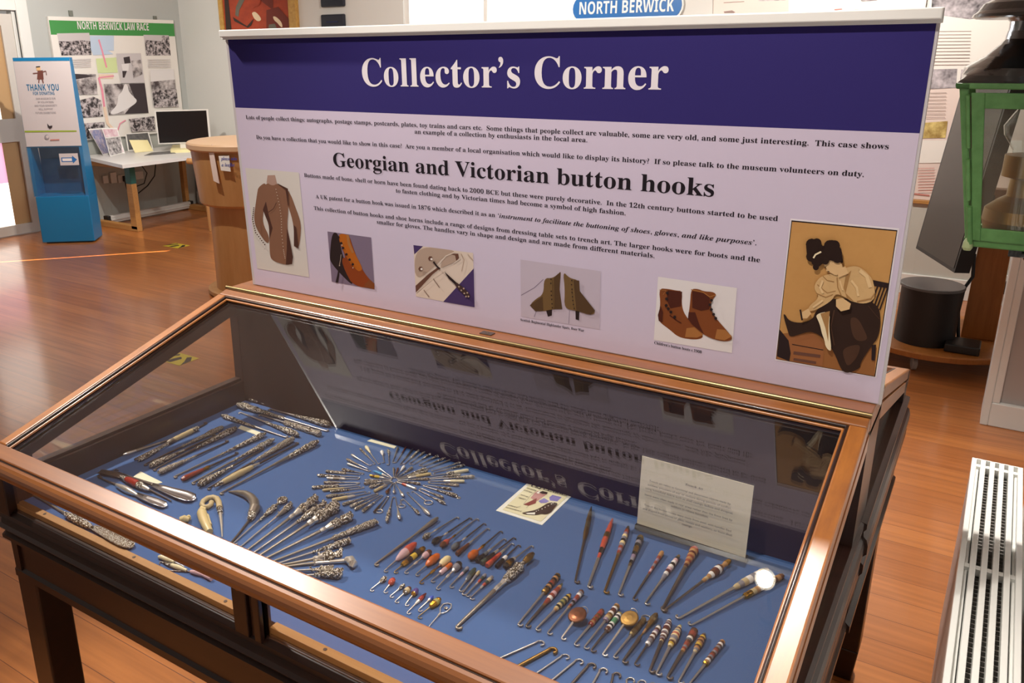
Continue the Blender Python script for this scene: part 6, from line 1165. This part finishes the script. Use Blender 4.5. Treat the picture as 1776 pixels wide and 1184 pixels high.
# ---- desk with its things
mat('desk_white', (222, 220, 218), 0.35); mat('tape_green', (30, 92, 84), 0.5)
DT = 0.68
desk = thing('desk', 'white-topped desk with wooden trestle legs against the left wall', 'desk', (-5.6, 4.1, 0))
ct = [onz(150, 272, DT), onz(212, 286, DT), onz(363, 268, DT)]
b = MB(); tp_ = [V((XL + .04, ct[0].y, DT)), V((ct[0].x, ct[0].y, DT)), ct[1], V((ct[2].x, 4.86, DT)), V((XL + .04, 4.86, DT))]; b.prism([p - V((0, 0, .032)) for p in tp_], V((0, 0, .032)), 'desk_white'); b.build('desk_top', desk)
for k, yy in enumerate((3.62, 4.72)):
    b = MB(); xo = -5.34 if k == 0 else -5.24
    b.hexa([(xo - .06, yy - .03, .02), (xo + .03, yy - .03, .02), (xo + .03, yy + .03, .02), (xo - .06, yy + .03, .02)], [(xo - .06, yy - .03, .47), (xo + .02, yy - .03, .47), (xo + .02, yy + .03, .47), (xo - .06, yy + .03, .47)], 'wood_pale', .004); b.box((xo - .75, yy - .03, 0), (xo + .03, yy + .03, .055), 'wood_pale', .004); b.box((xo - .74, yy - .025, .05), (xo - .68, yy + .025, .648), 'wood_pale', .004); b.box((xo - .70, yy - .02, .60), (xo - .05, yy + .02, .648), 'wood_pale', .004); lg = b.build('leg', desk)
    b = MB(); b.box((xo - .061, yy - .031, .46), (xo + .021, yy + .031, .648), 'tape_green' if k == 0 else 'wood_pale', .004); b.build('leg_top', lg)
def desk_pt(px, py, z=DT): return onz(px, py, z)
mon = thing('monitor', 'black computer monitor at the back of the white desk', 'monitor', desk_pt(320, 262))
pc = desk_pt(318, 262); n_ = (CAM - pc); n_.z = 0; n_.normalize()
mp_ = lambda px, py, o_=0.0: hit(px, py, pc, n_) + n_ * o_
b = MB(); a, c, e, h = mp_(268, 191), mp_(361, 190), mp_(362, 247), mp_(272, 250); r1 = (c - a); r1.z = 0; wv = r1.normalized(); wd_ = r1.length; ztop = (a.z + c.z) / 2; zbot = (e.z + h.z) / 2
o0 = V((a.x, a.y, 0)); b.prism([o0 + UP * zbot, o0 + wv * wd_ + UP * zbot, o0 + wv * wd_ + UP * ztop, o0 + UP * ztop], -n_ * .05, 'plastic_white'); b.build('casing', mon)
b = MB(); b.prism([o0 + wv * .012 + UP * (zbot + .012), o0 + wv * (wd_ - .02) + UP * (zbot + .012), o0 + wv * (wd_ - .02) + UP * (ztop - .012), o0 + wv * .012 + UP * (ztop - .012)], n_ * .002, 'black'); lab(b.build('screen', mon), 'black screen')
b = MB(); cm_ = o0 + wv * wd_ * .5; b.obox(V((cm_.x, cm_.y, (zbot + DT) / 2 + .012)) - n_ * .03, wv * .05, n_ * .02, UP * ((zbot - DT) / 2), 'plastic_white'); b.obox(V((cm_.x, cm_.y, DT + .007)) - n_ * .02, wv * .12, n_ * .06, UP * .006, 'plastic_white'); b.build('stand', mon)
mat('leaf_blue', (60, 100, 170), 0.4, noise=((30, 30, 14), 0.2, (210, 190, 190))); mat('leaf_pink', (200, 140, 160), 0.4, noise=((26, 26, 14), 0.2, (240, 230, 230))); photo_mat('leaf_grey', (70, 66, 70), (226, 220, 222), 22); mat('leaf_yellow', (244, 232, 176), 0.5); mat('leaf_dark', (74, 74, 76), 0.5, noise=((20, 20, 20), 0.2, (120, 118, 118)))
def leaflet(name, label, cat, quad, m, back='white_paper', group='leaflets on the desk'):
    # quad: bottom left, bottom right, top right, top left in the photograph; stands leaning back on the desk
    BL, BR = desk_pt(*quad[0]), desk_pt(*quad[1]); c_ = (BL + BR) / 2; n_ = (CAM - c_); n_.z = 0; n_ = (n_.normalized() + UP * .35).normalized()
    TR, TL = hit(*quad[2], BR, n_), hit(*quad[3], BL, n_); o = thing(name, label, cat, c_, group)
    lf = UP * .002; b = MB(); b.prism([BL + lf, BR + lf, TR + lf, TL + lf], -n_ * .004, back); b.build('sheet', o); b = MB(); cc_ = (BL + BR + TR + TL) / 4; sh = lambda p, k=.9: cc_ + (p - cc_) * k + lf + n_ * .001
    b.poly([sh(BL), sh(BR), sh(TR), sh(TL)], m, n_); b.build('print', o)
    b = MB(); b.prism([(BL + BR) / 2 + lf, (TL + TR) / 2 * .6 + (BL + BR) / 2 * .4 + lf, (BL + BR) / 2 + lf - V((n_.x, n_.y, 0)) * .06], wdv(BL, BR) * .003, back); b.build('strut', o); return o
def wdv(a, c): return (c - a).normalized()
leaflet('leaflet', 'blue and pink leaflet standing at the left end of the desk', 'leaflet', [(179, 270), (190, 267), (180, 222), (153, 224)], 'leaf_blue')
leaflet('leaflet', 'pink leaflet standing behind the grey one on the desk', 'leaflet', [(192, 268), (217, 266), (203, 222), (176, 222)], 'leaf_pink')
leaflet('leaflet', 'grey leaflet with a dark picture, frontmost of the standing leaflets', 'leaflet', [(191, 272), (214, 266), (209, 236), (182, 239)], 'leaf_grey')
leaflet('picture_card', 'dark framed picture card standing behind the yellow sheet on the desk', 'picture card', [(222, 262), (266, 258), (258, 229), (217, 232)], 'leaf_dark')
leaflet('paper_sheet', 'bright yellow sheet propped up in the middle of the desk', 'paper', [(234, 265), (266, 262), (256, 243), (224, 243)], 'leaf_yellow', 'leaf_yellow')
def flat_on_desk(name, label, cat, pts, m, t=.004, group='papers lying on the desk'):
    q_ = [desk_pt(*p, DT) for p in pts]; b = MB(); b.prism(q_, UP * t, m); tag(b.build(name, None, loc=sum(q_, V()) / 4), label, cat, group)
flat_on_desk('paper_sheet', 'cream paper block lying on the desk in front of the monitor', 'paper', [(296, 265), (330, 264), (334, 254), (300, 256)], 'leaf_yellow', .03)
flat_on_desk('paper_sheet', 'grey folded sheet lying flat near the front edge of the desk', 'paper', [(250, 270), (305, 266), (296, 262), (262, 265)], 'leaf_dark', .003)
mat('heater_white', (206, 202, 196), 0.4)
a, c = onz(205, 392, 0.02), onz(322, 374, 0.02); sk = thing('skirting_heater', 'long low white skirting heater on the floor under the desk', 'heater', ((a.x + c.x) / 2, (a.y + c.y) / 2, 0))
xh = -5.93; b = MB(); b.box((xh, 3.70, .012), (xh + .06, 4.72, .085), 'heater_white', .01); b.box((xh + .06, 3.70, .04), (xh + .075, 4.72, .05), 'heater_white'); b.build('casing', sk); b = MB(); b.box((xh - .004, 3.66, 0), (xh + .066, 3.70, .09), 'tv_bezel', .006); b.box((xh - .004, 4.72, 0), (xh + .066, 4.75, .09), 'tv_bezel', .006); b.build('end_cap', sk)
for k, pts in enumerate(([(245, 286), (255, 300), (250, 318), (232, 325)], [(270, 285), (268, 305), (256, 322), (240, 335)], [(216, 312), (220, 328), (228, 335)])):
    b = MB(); w_ = [onx(px, py, XL + .12 + .02 * k) for px, py in pts]; b.tube(w_, .006, 'tv_bezel', 6); tag(b.build('cable', None, loc=w_[0]), ['thin dark cable looping under the desk nearest its leg', 'longer dark cable hanging in a loop under the desk', 'short black lead hanging from the plug under the desk'][k], 'cable', 'cables under the desk')

# ---- curved wooden lectern and the armchair behind it
mat('beech', (196, 148, 96), 0.42, noise=((14, 14, 2), 0.3, (176, 124, 72))); mat('beech_top', (206, 170, 134), 0.4)
lx, ly = -2.79, 2.72
lec = thing('lectern', 'curved pale wooden lectern stand behind the left edge of the panel', 'lectern', (lx, ly, 0))
b = MB(); b.lathe((lx, ly, 0), (0, 0, 1), [(0, .325), (.015, .345), (.04, .345), (.045, .33)], 'beech', 40); b.build('base', lec)
b = MB(); b.lathe((lx, ly, .045), (0, 0, 1), [(0, .285), (.60, .285)], 'beech', 40); b.build('column', lec)
b = MB(); b.lathe((lx, ly, .645), (0, 0, 1), [(0, .30), (.004, .33), (.02, .345), (.375, .375)], 'beech', 40); b.build('body', lec)
b = MB(); b.lathe((lx, ly, 1.02), (0, 0, 1), [(0, .385), (.012, .40), (.04, .40), (.05, .39)], 'beech_top', 40); lab(b.build('top', lec), 'pinkish pale wood top')
def on_cyl(px, py, r):
    v = ray(px, py); dxy = V((v.x, v.y)); o2 = V((CAM.x - lx, CAM.y - ly)); A2_ = dxy.dot(dxy); B2_ = 2 * o2.dot(dxy); C2_ = o2.dot(o2) - r * r; D2_ = max(0, B2_ * B2_ - 4 * A2_ * C2_); t = (-B2_ - math.sqrt(D2_)) / (2 * A2_); return CAM + v * t
for nm, quad, m_ in (('notice', [(363, 254), (371, 250), (383, 318), (373, 313)], 'poster_pink'), ('notice', [(381, 270), (399, 269), (402, 297), (385, 295)], 'white_paper')):
    b = MB(); pts = [on_cyl(px, py, .373) for px, py in quad]; nn = V((pts[0].x - lx, pts[0].y - ly, 0)).normalized(); b.prism([p + nn * .012 for p in pts], nn * .003, m_)
    if nm == 'notice' and quad[0][0] > 370:
        P = (pts[0] + pts[3]) / 2 + nn * .016; xd = (pts[1] - pts[0]); xd.z = 0; xd.normalize()
        b.text('please take', P + xd * .012 + UP * .02, xd, UP, 'blue', width=.11, cap=.022, style='italic'); b.text('a leaflet', P + xd * .012 - UP * .02, xd, UP, 'blue', width=.09, cap=.022, style='italic')
    b.build(nm, lec)
ch = thing('armchair', 'wooden-framed armchair half hidden behind the curved lectern', 'chair', (-4.4, 4.0, 0))
f0 = onz(366, 401, 0.0); 
b = MB(); b.tube([f0 + V((0, 0, .0)), f0 + V((-.03, .02, .35)), f0 + V((-.06, .03, .64))], [.018, .024, .03], 'beech', 10); b.build('leg', ch)
b = MB(); b.tube([f0 + V((.55, .55, .0)), f0 + V((.55, .5, .64))], .024, 'beech', 10); b.build('leg', ch)
b = MB(); b.tube([f0 + V((.50, -.02, .0)), f0 + V((.50, -.02, .40))], .024, 'beech', 10); b.build('leg', ch)
b = MB(); b.tube([f0 + V((.02, .55, .0)), f0 + V((.0, .52, .64))], .024, 'beech', 10); b.build('leg', ch)
arm = f0 + V((-.06, .03, .655)); b = MB(); b.tube([arm + V((-.14, -.06, .01)), arm + V((.0, 0, .005)), arm + V((.28, .1, -.02)), arm + V((.55, .3, -.02))], [.028, .032, .032, .028], 'beech', 10); b.build('armrest', ch)
mat('seat_grey', (186, 186, 182), 0.7); b = MB(); b.box((f0.x + .02, f0.y + .02, .36), (f0.x + .52, f0.y + .52, .40), 'beech', .004); b.build('seat_rail', ch); b = MB(); b.box((f0.x + .03, f0.y + .03, .40), (f0.x + .51, f0.y + .51, .48), 'seat_grey', .02); lab(b.build('seat_cushion', ch), 'pale grey cushion'); b = MB(); b.box((f0.x + .03, f0.y + .48, .45), (f0.x + .51, f0.y + .55, .85), 'seat_grey', .02); b.build('backrest', ch)

# ---- yellow and black stickers on the floor
mat('st_yellow', (206, 184, 50), 0.4); mat('st_black', (36, 34, 36), 0.4)
for (x, y, w), lb in (((306, 426, .10), 'yellow and black floor sticker near the desk'), ((308, 622, .10), 'yellow and black floor sticker seen through the end of the case')):
    p = onz(x, y, 0); o = thing('floor_sticker', lb, 'floor sticker', p, 'floor stickers'); b = MB()
    b.box((p.x - w, p.y - w * .7, .0005), (p.x + w, p.y + w * .7, .0012), 'st_yellow'); b.build('sheet', o); b = MB()
    for k in (-1, 1): b.poly([p + V((k * w * .98, -w * .6, .0016)), p + V((k * w * .98, w * .1, .0016)), p + V((k * w * .5, w * .6, .0016)), p + V((k * w * .3, w * .4, .0016)), p + V((k * w * .7, -w * .1, .0016))], 'st_black', UP)
    b.poly([p + V((-w * .3, -w * .6, .0016)), p + V((w * .1, -w * .6, .0016)), p + V((w * .25, w * .1, .0016)), p + V((-w * .05, w * .3, .0016)), p + V((-w * .2, -.0, .0016))], 'st_black', UP); b.build('pattern', o)

# ---- ceiling spotlights, the later ones added to light the room
mat('lamp_white', (235, 232, 226), 0.4); mat('lamp_glow', (255, 244, 226), 0.5, emit=22)
for i, (p, a, e, an) in enumerate(SPOTS):
    p = V(p); d = (V(a) - p).normalized()
    o = thing('spotlight', ['white ceiling spotlight over the left half of the case', 'white ceiling spotlight above the right end of the panel', 'white ceiling spotlight in front of the panel', 'added ceiling spotlight over the open floor left of the case', 'added ceiling spotlight facing the green display board', 'added ceiling spotlight near the back window', 'added ceiling spotlight facing the cream display board', 'added ceiling spotlight above the right-hand passage'][i], 'spotlight', (p.x, p.y, ZC), 'ceiling spotlights')
    b = MB(); b.lathe(p - d * .11, d, [(0, .02), (.01, .036), (.09, .040), (.092, .034), (.06, .027)], 'lamp_white', 24, cap=False); b.lathe(p - d * .11, -d, [(0, .02), (.012, .01)], 'lamp_white', 16); b.build('lamp_head', o)
    b = MB(); b.lathe(p - d * .030, d, [(0, .026), (.001, .026)], 'lamp_glow', 24); lab(b.build('lamp_face', o), 'glowing lamp face')
    b = MB(); q_ = p - d * .11; b.tube([q_, (q_.x, q_.y, ZC)], .008, 'lamp_white', 8); b.lathe((q_.x, q_.y, ZC - .02), (0, 0, 1), [(0, .04), (.02, .045)], 'lamp_white', 20); b.build('stem', o)
